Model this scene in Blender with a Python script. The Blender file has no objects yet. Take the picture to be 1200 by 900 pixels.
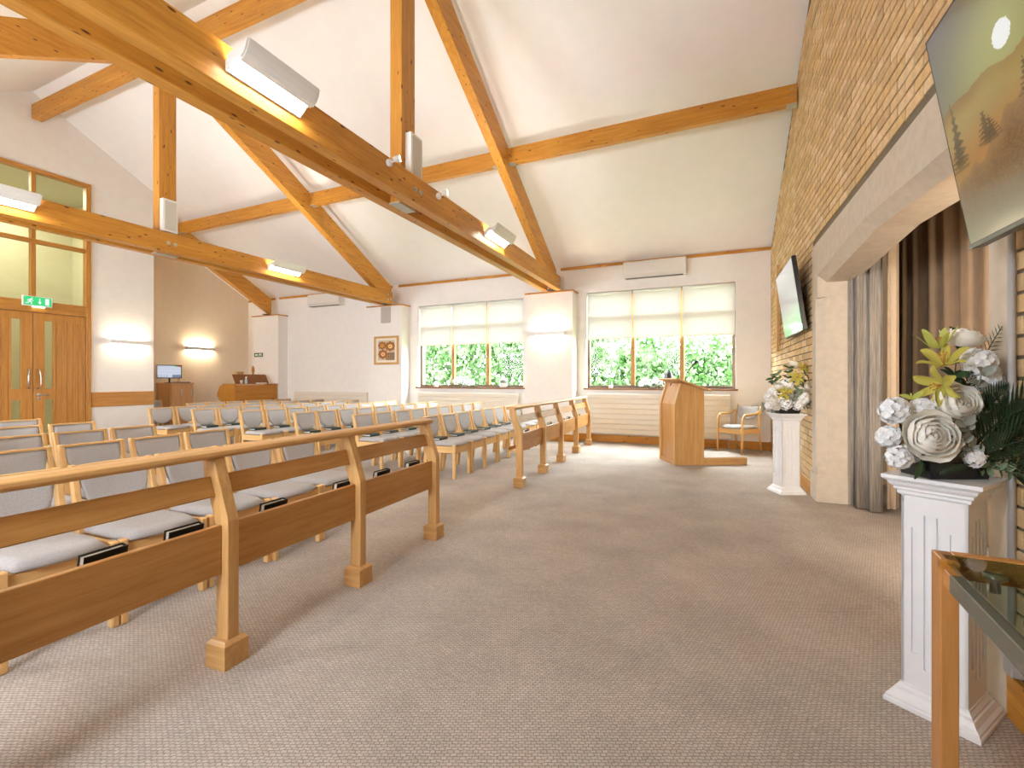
import bpy, bmesh, math, random
from mathutils import Vector, Matrix
random.seed(7)
SC = bpy.context.scene
COL = SC.collection
PI = math.pi

# ---------------------------------------------------------------- camera, world, exposure
CAM_YAW = 24.36
cd = bpy.data.cameras.new('camera'); cd.sensor_width = 36; cd.lens = 548/1200*36
cd.shift_y = -4/1200; cd.clip_start = 0.02; cd.clip_end = 200
cam = bpy.data.objects.new('camera', cd); COL.objects.link(cam)
cam.location = (0, 0, 1.2); cam.rotation_euler = (PI/2, 0, math.radians(CAM_YAW))
SC.camera = cam
W = bpy.data.worlds.new('sky'); SC.world = W; W.use_nodes = True
W.node_tree.nodes['Background'].inputs[0].default_value = (0.86, 0.93, 1.0, 1)
W.node_tree.nodes['Background'].inputs[1].default_value = 31.0
SC.view_settings.view_transform = 'Standard'; SC.view_settings.look = 'None'
SC.view_settings.gamma = 1.0; SC.view_settings.use_curve_mapping = False
SC.view_settings.exposure = 0.80
SC.cycles.max_bounces = 10; SC.cycles.diffuse_bounces = 7; SC.cycles.transparent_max_bounces = 12
SC.cycles.sample_clamp_indirect = 6.0

LAMP_WARM = (1.0, 0.93, 0.82)
TRUSS_STRENGTH = 37.0
WALL_STRENGTH = 55.0

def portal(name, loc, rot, sx, sy):
    l = bpy.data.lights.new(name, 'AREA'); l.shape = 'RECTANGLE'; l.size = sx; l.size_y = sy
    l.cycles.is_portal = True
    o = bpy.data.objects.new(name, l); COL.objects.link(o); o.location = loc; o.rotation_euler = rot
portal('daylight_portal', (-1.16, 9.44, 2.0), (-PI/2, 0, 0), 2.7, 1.9)
portal('daylight_portal', (-5.23, 9.44, 2.0), (-PI/2, 0, 0), 2.7, 1.9)
portal('daylight_portal', (-1.7, -1.32, 1.95), (PI/2, 0, 0), .8, 1.1)
portal('daylight_portal', (-8.9, -1.32, 1.95), (PI/2, 0, 0), 1.2, 1.1)
portal('daylight_portal', (-5.4, -1.32, 1.95), (PI/2, 0, 0), 1.2, 1.1)

def area(name, loc, rot, sx, sy, power, color):
    l = bpy.data.lights.new(name, 'AREA'); l.shape = 'RECTANGLE'; l.size = sx; l.size_y = sy
    l.energy = power; l.color = color
    o = bpy.data.objects.new(name, l); COL.objects.link(o); o.location = loc; o.rotation_euler = rot
    return o
area('added_lobby_light', (-13.0, 4.1, 5.2), (0, 0, 0), 1.2, 1.2, 70, (1.0, 0.96, 0.84))  # added light without a fitting, brightens the lobby behind the glass
area('added_recess_light', (1.36, 2.12, 1.6), (PI/2, 0, 0), 0.3, 2.0, 58, (1.0, 0.84, 0.64))  # added out-of-view light without a fitting, warms the recess curtain and pier

# ---------------------------------------------------------------- helpers
def srgb(r, g, b):
    f = lambda c: (c/255/12.92) if c/255 <= 0.04045 else ((c/255+0.055)/1.055)**2.4
    return (f(r), f(g), f(b))

def mat_new(name):
    m = bpy.data.materials.new(name); m.use_nodes = True
    nt = m.node_tree; b = nt.nodes['Principled BSDF']
    return m, nt, b

MATS = {}
def plain(name, col, rough=0.6, noise=0.06, scale=30.0, bump=0.0, metal=0.0, spec=0.5):
    if name in MATS: return MATS[name]
    m, nt, b = mat_new(name)
    tc = nt.nodes.new('ShaderNodeTexCoord'); n = nt.nodes.new('ShaderNodeTexNoise')
    n.inputs['Scale'].default_value = scale; n.inputs['Detail'].default_value = 4
    nt.links.new(tc.outputs['Object'], n.inputs['Vector'])
    r = nt.nodes.new('ShaderNodeValToRGB')
    r.color_ramp.elements[0].position = 0.3; r.color_ramp.elements[1].position = 0.7
    r.color_ramp.elements[0].color = tuple(c*(1-noise) for c in col)+(1,)
    r.color_ramp.elements[1].color = tuple(min(1, c*(1+noise)) for c in col)+(1,)
    nt.links.new(n.outputs['Fac'], r.inputs['Fac']); nt.links.new(r.outputs['Color'], b.inputs['Base Color'])
    b.inputs['Roughness'].default_value = rough; b.inputs['Metallic'].default_value = metal
    b.inputs['Specular IOR Level'].default_value = spec
    if bump:
        bp = nt.nodes.new('ShaderNodeBump'); bp.inputs['Strength'].default_value = bump; bp.inputs['Distance'].default_value = 0.004
        nt.links.new(n.outputs['Fac'], bp.inputs['Height']); nt.links.new(bp.outputs['Normal'], b.inputs['Normal'])
    MATS[name] = m
    return m

def wood(kind, axis):
    key = 'wood_%s_%s' % (kind, axis)
    if key in MATS: return MATS[key]
    pal = {'glulam': ((0.42, 0.165, 0.020), (0.62, 0.295, 0.048), 0.42),
           'oak': ((0.50, 0.265, 0.088), (0.66, 0.39, 0.155), 0.36),
           'panel': ((0.40, 0.18, 0.048), (0.55, 0.285, 0.09), 0.36),
           'beech': ((0.62, 0.36, 0.135), (0.74, 0.47, 0.20), 0.38),
           'door': ((0.38, 0.155, 0.026), (0.54, 0.25, 0.050), 0.4),
           'organ': ((0.38, 0.155, 0.022), (0.52, 0.235, 0.04), 0.4),
           'dark': ((0.19, 0.07, 0.016), (0.26, 0.10, 0.025), 0.4),
           'cabinet': ((0.44, 0.235, 0.095), (0.56, 0.32, 0.14), 0.45),
           'table': ((0.40, 0.175, 0.048), (0.54, 0.26, 0.08), 0.3)}
    dk, lt, rough = pal[kind]
    m, nt, b = mat_new(key)
    tc = nt.nodes.new('ShaderNodeTexCoord'); mp = nt.nodes.new('ShaderNodeMapping')
    s = {'x': (1.2, 18, 18), 'y': (18, 1.2, 18), 'z': (18, 18, 1.2)}[axis]
    mp.inputs['Scale'].default_value = s
    nt.links.new(tc.outputs['Object'], mp.inputs['Vector'])
    n1 = nt.nodes.new('ShaderNodeTexNoise'); n1.inputs['Scale'].default_value = 1.6; n1.inputs['Detail'].default_value = 5
    n1.inputs['Distortion'].default_value = 0.6
    n2 = nt.nodes.new('ShaderNodeTexNoise'); n2.inputs['Scale'].default_value = 9; n2.inputs['Detail'].default_value = 3
    nt.links.new(mp.outputs[0], n1.inputs['Vector']); nt.links.new(mp.outputs[0], n2.inputs['Vector'])
    mx = nt.nodes.new('ShaderNodeMath'); mx.operation = 'MULTIPLY_ADD'; mx.inputs[1].default_value = 0.35
    nt.links.new(n2.outputs['Fac'], mx.inputs[0])
    m2 = nt.nodes.new('ShaderNodeMath'); m2.operation = 'MULTIPLY'; m2.inputs[1].default_value = 0.7
    nt.links.new(n1.outputs['Fac'], m2.inputs[0]); nt.links.new(m2.outputs[0], mx.inputs[2])
    r = nt.nodes.new('ShaderNodeValToRGB')
    r.color_ramp.elements[0].position = 0.34; r.color_ramp.elements[1].position = 0.70
    r.color_ramp.elements[0].color = dk+(1,); r.color_ramp.elements[1].color = lt+(1,)
    nt.links.new(mx.outputs[0], r.inputs['Fac'])
    out = r.outputs['Color']
    if kind == 'glulam':                                   # knots
        mk = nt.nodes.new('ShaderNodeMapping')
        mk.inputs['Scale'].default_value = {'x': (5, 15, 15), 'y': (15, 5, 15), 'z': (15, 15, 5)}[axis]
        nt.links.new(tc.outputs['Object'], mk.inputs['Vector'])
        v = nt.nodes.new('ShaderNodeTexVoronoi'); v.inputs['Scale'].default_value = 1.0
        nt.links.new(mk.outputs[0], v.inputs['Vector'])
        kr = nt.nodes.new('ShaderNodeValToRGB')
        kr.color_ramp.elements[0].position = 0.09; kr.color_ramp.elements[0].color = (1, 1, 1, 1)
        kr.color_ramp.elements[1].position = 0.15; kr.color_ramp.elements[1].color = (0, 0, 0, 1)
        nt.links.new(v.outputs['Distance'], kr.inputs['Fac'])
        mix = nt.nodes.new('ShaderNodeMixRGB'); mix.inputs['Color2'].default_value = (0.09, 0.03, 0.012, 1)
        nt.links.new(kr.outputs['Color'], mix.inputs['Fac']); nt.links.new(out, mix.inputs['Color1'])
        out = mix.outputs['Color']
    nt.links.new(out, b.inputs['Base Color'])
    b.inputs['Roughness'].default_value = rough; b.inputs['Specular IOR Level'].default_value = 0.32
    bp = nt.nodes.new('ShaderNodeBump'); bp.inputs['Strength'].default_value = 0.12; bp.inputs['Distance'].default_value = 0.002
    nt.links.new(mx.outputs[0], bp.inputs['Height']); nt.links.new(bp.outputs['Normal'], b.inputs['Normal'])
    MATS[key] = m
    return m

def emis(name, col, strength):
    if name in MATS: return MATS[name]
    m, nt, b = mat_new(name)
    b.inputs['Base Color'].default_value = (0.8, 0.8, 0.8, 1)
    b.inputs['Emission Color'].default_value = tuple(col)+(1,)
    b.inputs['Emission Strength'].default_value = strength
    MATS[name] = m
    return m

def attr_mat(name, emission=0.0, rough=0.5):
    if name in MATS: return MATS[name]
    m, nt, b = mat_new(name)
    a = nt.nodes.new('ShaderNodeAttribute'); a.attribute_name = 'Col'
    if emission > 0:
        nt.links.new(a.outputs['Color'], b.inputs['Emission Color']); b.inputs['Emission Strength'].default_value = emission
        b.inputs['Base Color'].default_value = (0.02, 0.02, 0.02, 1)
    else:
        nt.links.new(a.outputs['Color'], b.inputs['Base Color'])
    b.inputs['Roughness'].default_value = rough
    MATS[name] = m
    return m

def glass_mat(name, tint=(0.97, 1, 0.98), rough=0.02, refl=1.0):
    if name in MATS: return MATS[name]
    m, nt, b = mat_new(name); nt.nodes.remove(b)
    o = nt.nodes['Material Output']
    t = nt.nodes.new('ShaderNodeBsdfTransparent'); t.inputs[0].default_value = tint+(1,)
    g = nt.nodes.new('ShaderNodeBsdfGlossy'); g.inputs['Roughness'].default_value = rough
    f = nt.nodes.new('ShaderNodeFresnel'); f.inputs['IOR'].default_value = 1.45
    k = nt.nodes.new('ShaderNodeMath'); k.operation = 'MULTIPLY'; k.inputs[1].default_value = refl
    mx = nt.nodes.new('ShaderNodeMixShader')
    ge = nt.nodes.new('ShaderNodeNewGeometry'); iv = nt.nodes.new('ShaderNodeMath'); iv.operation = 'SUBTRACT'; iv.inputs[0].default_value = 1
    k2 = nt.nodes.new('ShaderNodeMath'); k2.operation = 'MULTIPLY'
    nt.links.new(ge.outputs['Backfacing'], iv.inputs[1]); nt.links.new(f.outputs[0], k.inputs[0])
    nt.links.new(k.outputs[0], k2.inputs[0]); nt.links.new(iv.outputs[0], k2.inputs[1]); nt.links.new(k2.outputs[0], mx.inputs[0])
    nt.links.new(t.outputs[0], mx.inputs[1]); nt.links.new(g.outputs[0], mx.inputs[2]); nt.links.new(mx.outputs[0], o.inputs[0])
    MATS[name] = m
    return m

def cloth_mat(name, col, trans):
    if name in MATS: return MATS[name]
    m, nt, b = mat_new(name); nt.nodes.remove(b)
    o = nt.nodes['Material Output']
    d = nt.nodes.new('ShaderNodeBsdfDiffuse'); d.inputs[0].default_value = col+(1,)
    t = nt.nodes.new('ShaderNodeBsdfTranslucent'); t.inputs[0].default_value = col+(1,)
    mx = nt.nodes.new('ShaderNodeMixShader'); mx.inputs[0].default_value = trans
    nt.links.new(d.outputs[0], mx.inputs[1]); nt.links.new(t.outputs[0], mx.inputs[2]); nt.links.new(mx.outputs[0], o.inputs[0])
    MATS[name] = m
    return m

# ---- bmesh shapes
def bx(bm, x0, x1, y0, y1, z0, z1, bev=0.0, seg=1, M=None):
    vs = [bm.verts.new((x, y, z)) for x in (x0, x1) for y in (y0, y1) for z in (z0, z1)]
    fs = [(0, 1, 3, 2), (4, 6, 7, 5), (0, 4, 5, 1), (2, 3, 7, 6), (0, 2, 6, 4), (1, 5, 7, 3)]
    F = [bm.faces.new([vs[i] for i in f]) for f in fs]
    if bev > 0:
        es = list({e for f in F for e in f.edges})
        r = bmesh.ops.bevel(bm, geom=es, offset=bev, segments=seg, affect='EDGES', profile=0.5)
        vs = list({v for f in r['faces'] for v in f.verts})
    if M is not None: bmesh.ops.transform(bm, matrix=M, verts=vs)
    return vs

def prism(bm, pts, axis, a0, a1, bev=0.0):
    """polygon pts (2d) extruded along axis: 'x' pts=(y,z), 'y' pts=(x,z), 'z' pts=(x,y)"""
    def P(p, a):
        return {'x': (a, p[0], p[1]), 'y': (p[0], a, p[1]), 'z': (p[0], p[1], a)}[axis]
    A = [bm.verts.new(P(p, a0)) for p in pts]; B = [bm.verts.new(P(p, a1)) for p in pts]
    n = len(pts); F = [bm.faces.new(A), bm.faces.new(B[::-1])]
    for i in range(n): F.append(bm.faces.new((A[i], B[i], B[(i+1) % n], A[(i+1) % n])))
    bmesh.ops.recalc_face_normals(bm, faces=F)
    if bev > 0:
        es = list({e for f in F for e in f.edges})
        bmesh.ops.bevel(bm, geom=es, offset=bev, segments=1, affect='EDGES', profile=0.5)

def tube(bm, pts, r, n=8, cap=True):
    pts = [Vector(p) for p in pts]; rings = []
    rr = r if isinstance(r, (list, tuple)) else [r]*len(pts)
    up0 = Vector((0, 0, 1))
    for i, p in enumerate(pts):
        d = (pts[min(i+1, len(pts)-1)]-pts[max(i-1, 0)]).normalized()
        u = up0 if abs(d.dot(up0)) < 0.95 else Vector((1, 0, 0))
        s = d.cross(u).normalized(); t = s.cross(d).normalized()
        rings.append([bm.verts.new(p+(s*math.cos(2*PI*k/n)+t*math.sin(2*PI*k/n))*rr[i]) for k in range(n)])
    for a, b in zip(rings, rings[1:]):
        for k in range(n): bm.faces.new((a[k], a[(k+1) % n], b[(k+1) % n], b[k]))
    if cap:
        bm.faces.new(rings[0][::-1]); bm.faces.new(rings[-1])

def lathe(bm, prof, n=16, c=(0, 0, 0), M=None):
    rings = []; vs = []
    for r, z in prof:
        ring = [bm.verts.new((c[0]+r*math.cos(2*PI*k/n), c[1]+r*math.sin(2*PI*k/n), c[2]+z)) for k in range(n)]
        rings.append(ring); vs += ring
    for a, b in zip(rings, rings[1:]):
        for k in range(n): bm.faces.new((a[k], a[(k+1) % n], b[(k+1) % n], b[k]))
    bm.faces.new(rings[0][::-1]); bm.faces.new(rings[-1])
    if M is not None: bmesh.ops.transform(bm, matrix=M, verts=vs)

def shell(bm, A, B):
    """closed shell from two equal grids of points"""
    va = [[bm.verts.new(p) for p in row] for row in A]; vb = [[bm.verts.new(p) for p in row] for row in B]
    n, m = len(A), len(A[0]); F = []
    for i in range(n-1):
        for j in range(m-1):
            F.append(bm.faces.new((va[i][j], va[i+1][j], va[i+1][j+1], va[i][j+1])))
            F.append(bm.faces.new((vb[i][j], vb[i][j+1], vb[i+1][j+1], vb[i+1][j])))
    for i in range(n-1):
        F.append(bm.faces.new((va[i][0], vb[i][0], vb[i+1][0], va[i+1][0])))
        F.append(bm.faces.new((va[i][m-1], va[i+1][m-1], vb[i+1][m-1], vb[i][m-1])))
    for j in range(m-1):
        F.append(bm.faces.new((va[0][j], va[0][j+1], vb[0][j+1], vb[0][j])))
        F.append(bm.faces.new((va[n-1][j], vb[n-1][j], vb[n-1][j+1], va[n-1][j+1])))
    bmesh.ops.recalc_face_normals(bm, faces=F)

def mesh_of(name, bm, m, smooth=False):
    me = bpy.data.meshes.new(name)
    bm.normal_update(); bm.to_mesh(me); bm.free()
    for q in (m if isinstance(m, (list, tuple)) else [m]): me.materials.append(q)
    if smooth:
        for p in me.polygons: p.use_smooth = True
    return me

def obj(name, bm, m, parent=None, smooth=False, loc=None, rotz=None, label=None):
    me = bm if isinstance(bm, bpy.types.Mesh) else mesh_of(name, bm, m, smooth)
    o = bpy.data.objects.new(name, me); COL.objects.link(o)
    if parent is not None: o.parent = parent
    if loc is not None: o.location = loc
    if rotz is not None: o.rotation_euler = (0, 0, rotz)
    if label: o['label'] = label
    return o

def B(): return bmesh.new()
def box(name, d, m, parent=None, bev=0.0, **k):
    b = B(); bx(b, *d, bev=bev); return obj(name, b, m, parent, **k)

def thing(name, label, cat, loc=(0, 0, 0), rotz=0.0, group=None):
    o = bpy.data.objects.new(name, None); COL.objects.link(o)
    o.location = loc; o.rotation_euler = (0, 0, rotz); o['label'] = label; o['category'] = cat
    o.empty_display_size = 0.1
    if group: o['group'] = group
    return o
def tag(o, label, cat, group=None):
    o['label'] = label; o['category'] = cat
    if group: o['group'] = group
    return o
def struct(o): o['kind'] = 'structure'; return o
def struct_empty(name, loc=(0, 0, 0), rotz=0.0):
    o = bpy.data.objects.new(name, None); COL.objects.link(o); o.location = loc; o.rotation_euler = (0, 0, rotz)
    return struct(o)
def dup(root, loc, rotz, label, group=None):
    r = root.copy(); COL.objects.link(r); r.location = loc; r.rotation_euler = (0, 0, rotz); r['label'] = label
    if group: r['group'] = group
    for ch in list(root.children):
        c = ch.copy(); COL.objects.link(c); c.parent = r
        for g in list(ch.children):
            d = g.copy(); COL.objects.link(d); d.parent = c
    return r

def panel(name, parent, w, h, nx, ny, fn, m, M=None):
    """flat picture in its local xz plane (facing -y), each cell coloured by fn(s,t) in sRGB"""
    me = bpy.data.meshes.new(name); vs = []; fs = []; cols = []
    for j in range(ny+1):
        for i in range(nx+1):
            p = Vector((-w/2+w*i/nx, 0, -h/2+h*j/ny)); vs.append(M @ p if M is not None else p)
    for j in range(ny):
        for i in range(nx):
            a = j*(nx+1)+i; fs.append((a, a+1, a+nx+2, a+nx+1))
            cols.append(srgb(*[max(0, min(255, q)) for q in fn((i+.5)/nx, (j+.5)/ny)])+(1,))
    me.from_pydata(vs, [], fs); me.materials.append(m)
    at = me.color_attributes.new('Col', 'FLOAT_COLOR', 'CORNER')
    k = 0
    for c in cols:
        for _ in range(4): at.data[k].color = c; k += 1
    o = bpy.data.objects.new(name, me); COL.objects.link(o)
    if parent is not None: o.parent = parent
    return o

ORD = ['first', 'second', 'third', 'fourth', 'fifth', 'sixth', 'seventh', 'eighth', 'ninth', 'tenth']

# ---------------------------------------------------------------- materials
plaster = plain('plaster', (0.85, 0.82, 0.785), 0.85, 0.02, 8)
ceil_m = plain('ceiling_paint', (0.87, 0.845, 0.815), 0.9, 0.015, 5)
alcove_m = plain('alcove_paint', (0.90, 0.79, 0.63), 0.85, 0.02, 8)
stone = plain('cast_stone', (0.56, 0.485, 0.395), 0.8, 0.07, 14, bump=0.15)
white = plain('white_plastic', (0.82, 0.81, 0.79), 0.4, 0.01)
whitewood = plain('white_gloss_paint', (0.82, 0.83, 0.86), 0.35, 0.02, 12)
cream_metal = plain('cream_enamel', (0.78, 0.71, 0.60), 0.4, 0.01)
steel = plain('steel', (0.55, 0.55, 0.54), 0.3, 0.02, metal=1.0)
galv = plain('galvanised', (0.50, 0.47, 0.42), 0.45, 0.08, 60, metal=0.6)
black = plain('black_plastic', (0.012, 0.012, 0.013), 0.35, 0.05)
grille = plain('speaker_cloth', (0.50, 0.46, 0.42), 0.9, 0.12, 300)
brownframe = plain('bronze_frame', (0.20, 0.13, 0.075), 0.45, 0.05)
win_glass = glass_mat('window_glass', (0.97, 1, 0.98), 0.02, 0.25)
door_glass = glass_mat('door_glass', (0.93, 0.95, 0.86), 0.02, 1.2)
table_glass = glass_mat('table_glass', (0.74, 0.80, 0.74), 0.02, 1.0)
blind_m = cloth_mat('blind_fabric', (0.82, 0.80, 0.76), 0.21)
fabric = plain('grey_wool', (0.42, 0.40, 0.395), 0.95, 0.16, 260, bump=0.25, spec=0.1)
book_black = plain('black_cover', (0.016, 0.017, 0.019), 0.3, 0.05)
book_green = plain('green_cover', (0.018, 0.040, 0.030), 0.45, 0.1)
paper = plain('paper', (0.80, 0.78, 0.72), 0.8, 0.05, 200)

def carpet_material():
    m, nt, b = mat_new('carpet')
    tc = nt.nodes.new('ShaderNodeTexCoord'); mp = nt.nodes.new('ShaderNodeMapping')
    mp.inputs['Rotation'].default_value = (0, 0, math.radians(-24.4))
    nt.links.new(tc.outputs['Object'], mp.inputs['Vector'])
    br = nt.nodes.new('ShaderNodeTexBrick'); br.offset = 0.5; br.inputs['Scale'].default_value = 1.0
    br.inputs['Brick Width'].default_value = 0.020; br.inputs['Row Height'].default_value = 0.0125
    br.inputs['Mortar Size'].default_value = 0.0026; br.inputs['Mortar Smooth'].default_value = 0.8
    br.inputs['Color1'].default_value = (0.56, 0.49, 0.435, 1); br.inputs['Color2'].default_value = (0.47, 0.41, 0.36, 1)
    br.inputs['Mortar'].default_value = (0.28, 0.24, 0.21, 1)
    wn = nt.nodes.new('ShaderNodeTexNoise'); wn.inputs['Scale'].default_value = 55; wn.inputs['Detail'].default_value = 2
    nt.links.new(tc.outputs['Object'], wn.inputs['Vector'])
    wa = nt.nodes.new('ShaderNodeVectorMath'); wa.operation = 'MULTIPLY_ADD'; wa.inputs[1].default_value = (.012, .012, 0)
    nt.links.new(wn.outputs['Color'], wa.inputs[0]); nt.links.new(mp.outputs[0], wa.inputs[2])
    nt.links.new(wa.outputs[0], br.inputs['Vector'])
    n = nt.nodes.new('ShaderNodeTexNoise'); n.inputs['Scale'].default_value = 2.2; n.inputs['Detail'].default_value = 6
    nt.links.new(tc.outputs['Object'], n.inputs['Vector'])
    r = nt.nodes.new('ShaderNodeValToRGB'); r.color_ramp.elements[0].position = 0.3; r.color_ramp.elements[1].position = 0.7
    r.color_ramp.elements[0].color = (0.86, 0.86, 0.86, 1); r.color_ramp.elements[1].color = (1.08, 1.08, 1.08, 1)
    nt.links.new(n.outputs['Fac'], r.inputs['Fac'])
    mx = nt.nodes.new('ShaderNodeMixRGB'); mx.blend_type = 'MULTIPLY'; mx.inputs[0].default_value = 1
    nt.links.new(br.outputs['Color'], mx.inputs[1]); nt.links.new(r.outputs['Color'], mx.inputs[2])
    nt.links.new(mx.outputs[0], b.inputs['Base Color']); b.inputs['Roughness'].default_value = 0.95
    b.inputs['Specular IOR Level'].default_value = 0.08
    inv = nt.nodes.new('ShaderNodeMath'); inv.operation = 'SUBTRACT'; inv.inputs[0].default_value = 1
    nt.links.new(br.outputs['Fac'], inv.inputs[1])
    bp = nt.nodes.new('ShaderNodeBump'); bp.inputs['Strength'].default_value = 0.5; bp.inputs['Distance'].default_value = 0.003
    nt.links.new(inv.outputs[0], bp.inputs['Height']); nt.links.new(bp.outputs['Normal'], b.inputs['Normal'])
    return m
carpet = carpet_material()

# ---------------------------------------------------------------- room shell
YF, YN, YR = 9.15, -1.05, 4.06          # window wall, wall behind the camera, ridge
ZE, SL = 3.50, 0.558
ZR = ZE+SL*(YF-YR)
def zc(y): return ZE+SL*(YF-y) if y >= YR else ZR-SL*(YR-y)

struct(box('floor', (-12.7, 2.4, YN-0.05, YF+0.1, -0.12, 0), carpet))
b = B(); prism(b, [(YF+0.25, zc(YF+0.25)), (YR, ZR), (YN-0.25, zc(YN-0.25)), (YN-0.25, zc(YN-0.25)+.2), (YR, ZR+.2), (YF+0.25, zc(YF+0.25)+.2)], 'x', -12.75, 1.3)
struct(obj('ceiling', b, ceil_m))

WIN = {1: (-6.58, -3.88), 2: (-2.51, 0.19)}
ZS, ZT = 1.05, 2.955
def wall_with_openings(name, y0, y1, x0, x1, opens, zs, zt, top, m):
    b = B(); xs = [x0]+[q for o in opens for q in o]+[x1]
    for i in range(0, len(xs), 2): bx(b, xs[i], xs[i+1], y0, y1, -0.1, top)
    for o in opens:
        bx(b, o[0], o[1], y0, y1, -0.1, zs); bx(b, o[0], o[1], y0, y1, zt, top)
    return struct(obj(name, b, m))
wall_with_openings('wall_far', YF, YF+0.28, -12.7, 1.3, [WIN[1], WIN[2]], ZS, ZT, ZE, plaster)
wall_with_openings('wall_near', YN-0.28, YN, -12.7, 1.3, [(-9.5, -8.3), (-6.0, -4.8), (-2.1, -1.3)], 1.4, 2.5, ZE, plaster)  # unseen openings, added and sized for the daylight they let in

# piers on the window wall
PIERS = [(-3.68, -2.70, 'wall_pier_right'), (-7.82, -6.82, 'wall_pier_centre'), (-11.88, -10.90, 'wall_pier_left')]
for x0, x1, nm in PIERS:
    p = struct(box(nm, (x0, x1, 8.85, YF, 0, 2.955), plaster))
    b = B(); bx(b, x0-0.03, x1+0.03, 8.81, YF, 2.955, 2.982, bev=0.004); obj('cap', b, wood('glulam', 'x'), p)
# eaves trim
for i, (x0, x1) in enumerate([(-12.45, -11.37), (-11.20, -7.32), (-7.13, -3.22), (-3.04, 0.74)]):
    struct(box('trim_%d' % (i+1), (x0, x1, YF-0.03, YF, 3.445, 3.495), wood('glulam', 'x')))
# skirting
b = B()
for x0, x1 in [(-12.5, -11.88), (-10.9, -7.82), (-6.82, -3.68), (-2.70, 0.74)]: bx(b, x0, x1, YF-0.022, YF, 0, 0.14, bev=0.003)
for x0, x1, _ in PIERS:
    bx(b, x0-0.022, x1+0.022, 8.828, 8.85, 0, 0.14, bev=0.003)
    bx(b, x0-0.022, x0, 8.85, YF-0.03, 0, 0.14); bx(b, x1, x1+0.022, 8.85, YF-0.03, 0, 0.14)
struct(obj('baseboard_far', b, wood('glulam', 'x')))

# ---- door wall (left gable)
XD = -11.20
DY0, DY1, DZ = 3.20, 4.89, 4.99
YE = 6.0
b = B()
def gable(b, x0, x1, ya, yb, z0, clip=None):
    pts = [(ya, z0), (yb, z0), (yb, zc(yb)+.05)]
    if ya < YR < yb: pts.append((YR, ZR+.05))
    pts.append((ya, zc(ya)+.05)); prism(b, pts, 'x', x0, x1)
gable(b, XD-0.16, XD, YN, DY0, 0); gable(b, XD-0.16, XD, DY1, YE, 0); gable(b, XD-0.16, XD, DY0, DY1, DZ)
struct(obj('wall_left', b, plaster))
struct(box('trim_5', (XD, XD+0.03, DY1+0.01, YE, 0.685, 0.972), wood('door', 'y'), bev=0.004))
b = B(); gable(b, -12.66, -12.50, 6.0, YF+.2, 0); prism(b, [(-12.5, 0), (XD-0.16, 0), (XD-0.16, zc(YE)), (-12.5, zc(YE))], 'y', YE-.12, YE)
struct(obj('wall_alcove', b, alcove_m))
# lobby behind the doors
b = B()
bx(b, -14.3, -14.2, 1.6, 5.95, 0, 5.4); bx(b, -14.2, XD-.16, 1.5, 1.6, 0, 5.4); bx(b, -14.2, XD-.16, 5.85, 5.95, 0, 5.4)
bx(b, -14.2, XD-.16, 1.6, 5.85, 5.3, 5.4); bx(b, -14.2, -12.7, 1.6, 5.85, -.1, 0)
struct(obj('wall_lobby', b, plain('lobby_paint', (0.58, 0.545, 0.41), 0.8, 0.02)))

# ---- overlight glazing and doors
w3 = struct_empty('window_3', (XD, 0, 0))
for y0, y1 in ((DY0, DY0+.07), (DY1-.07, DY1)):
    box('jamb', (-0.10, 0.03, y0, y1, 0, DZ), wood('door', 'z'), w3, bev=0.006)
    box('stop', (0.03, 0.045, y0+(.0 if y0 < 4 else .025), y1-(.025 if y0 < 4 else 0), 0, DZ), wood('door', 'z'), w3, bev=0.003)
box('head', (-0.10, 0.035, DY0+.07, DY1-.07, DZ-.07, DZ), wood('door', 'y'), w3, bev=0.006)
box('transom', (-0.08, 0.02, DY0+.07, DY1-.07, 3.655, 3.725), wood('door', 'y'), w3, bev=0.004)
box('door_head', (-0.10, 0.035, DY0+.07, DY1-.07, 2.42, 2.48), wood('door', 'y'), w3, bev=0.006)
box('door_head', (-0.08, 0.02, DY0+.07, DY1-.07, 2.48, 2.58), wood('door', 'y'), w3)
box('door_head', (-0.08, 0.03, DY0+.07, DY1-.07, 2.58, 2.625), wood('door', 'y'), w3, bev=0.004)
for z0, z1 in ((2.625, 3.655), (3.725, DZ-.07)):
    box('mullion', (-0.08, 0.02, 4.035, 4.10, z0, z1), wood('door', 'z'), w3, bev=0.004)
    for y0, y1 in ((DY0+.07, 4.035), (4.10, DY1-.07)): box('pane', (-0.035, -0.029, y0, y1, z0, z1), door_glass, w3)
d1 = struct_empty('door_1', (XD, 0, 0))
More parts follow.
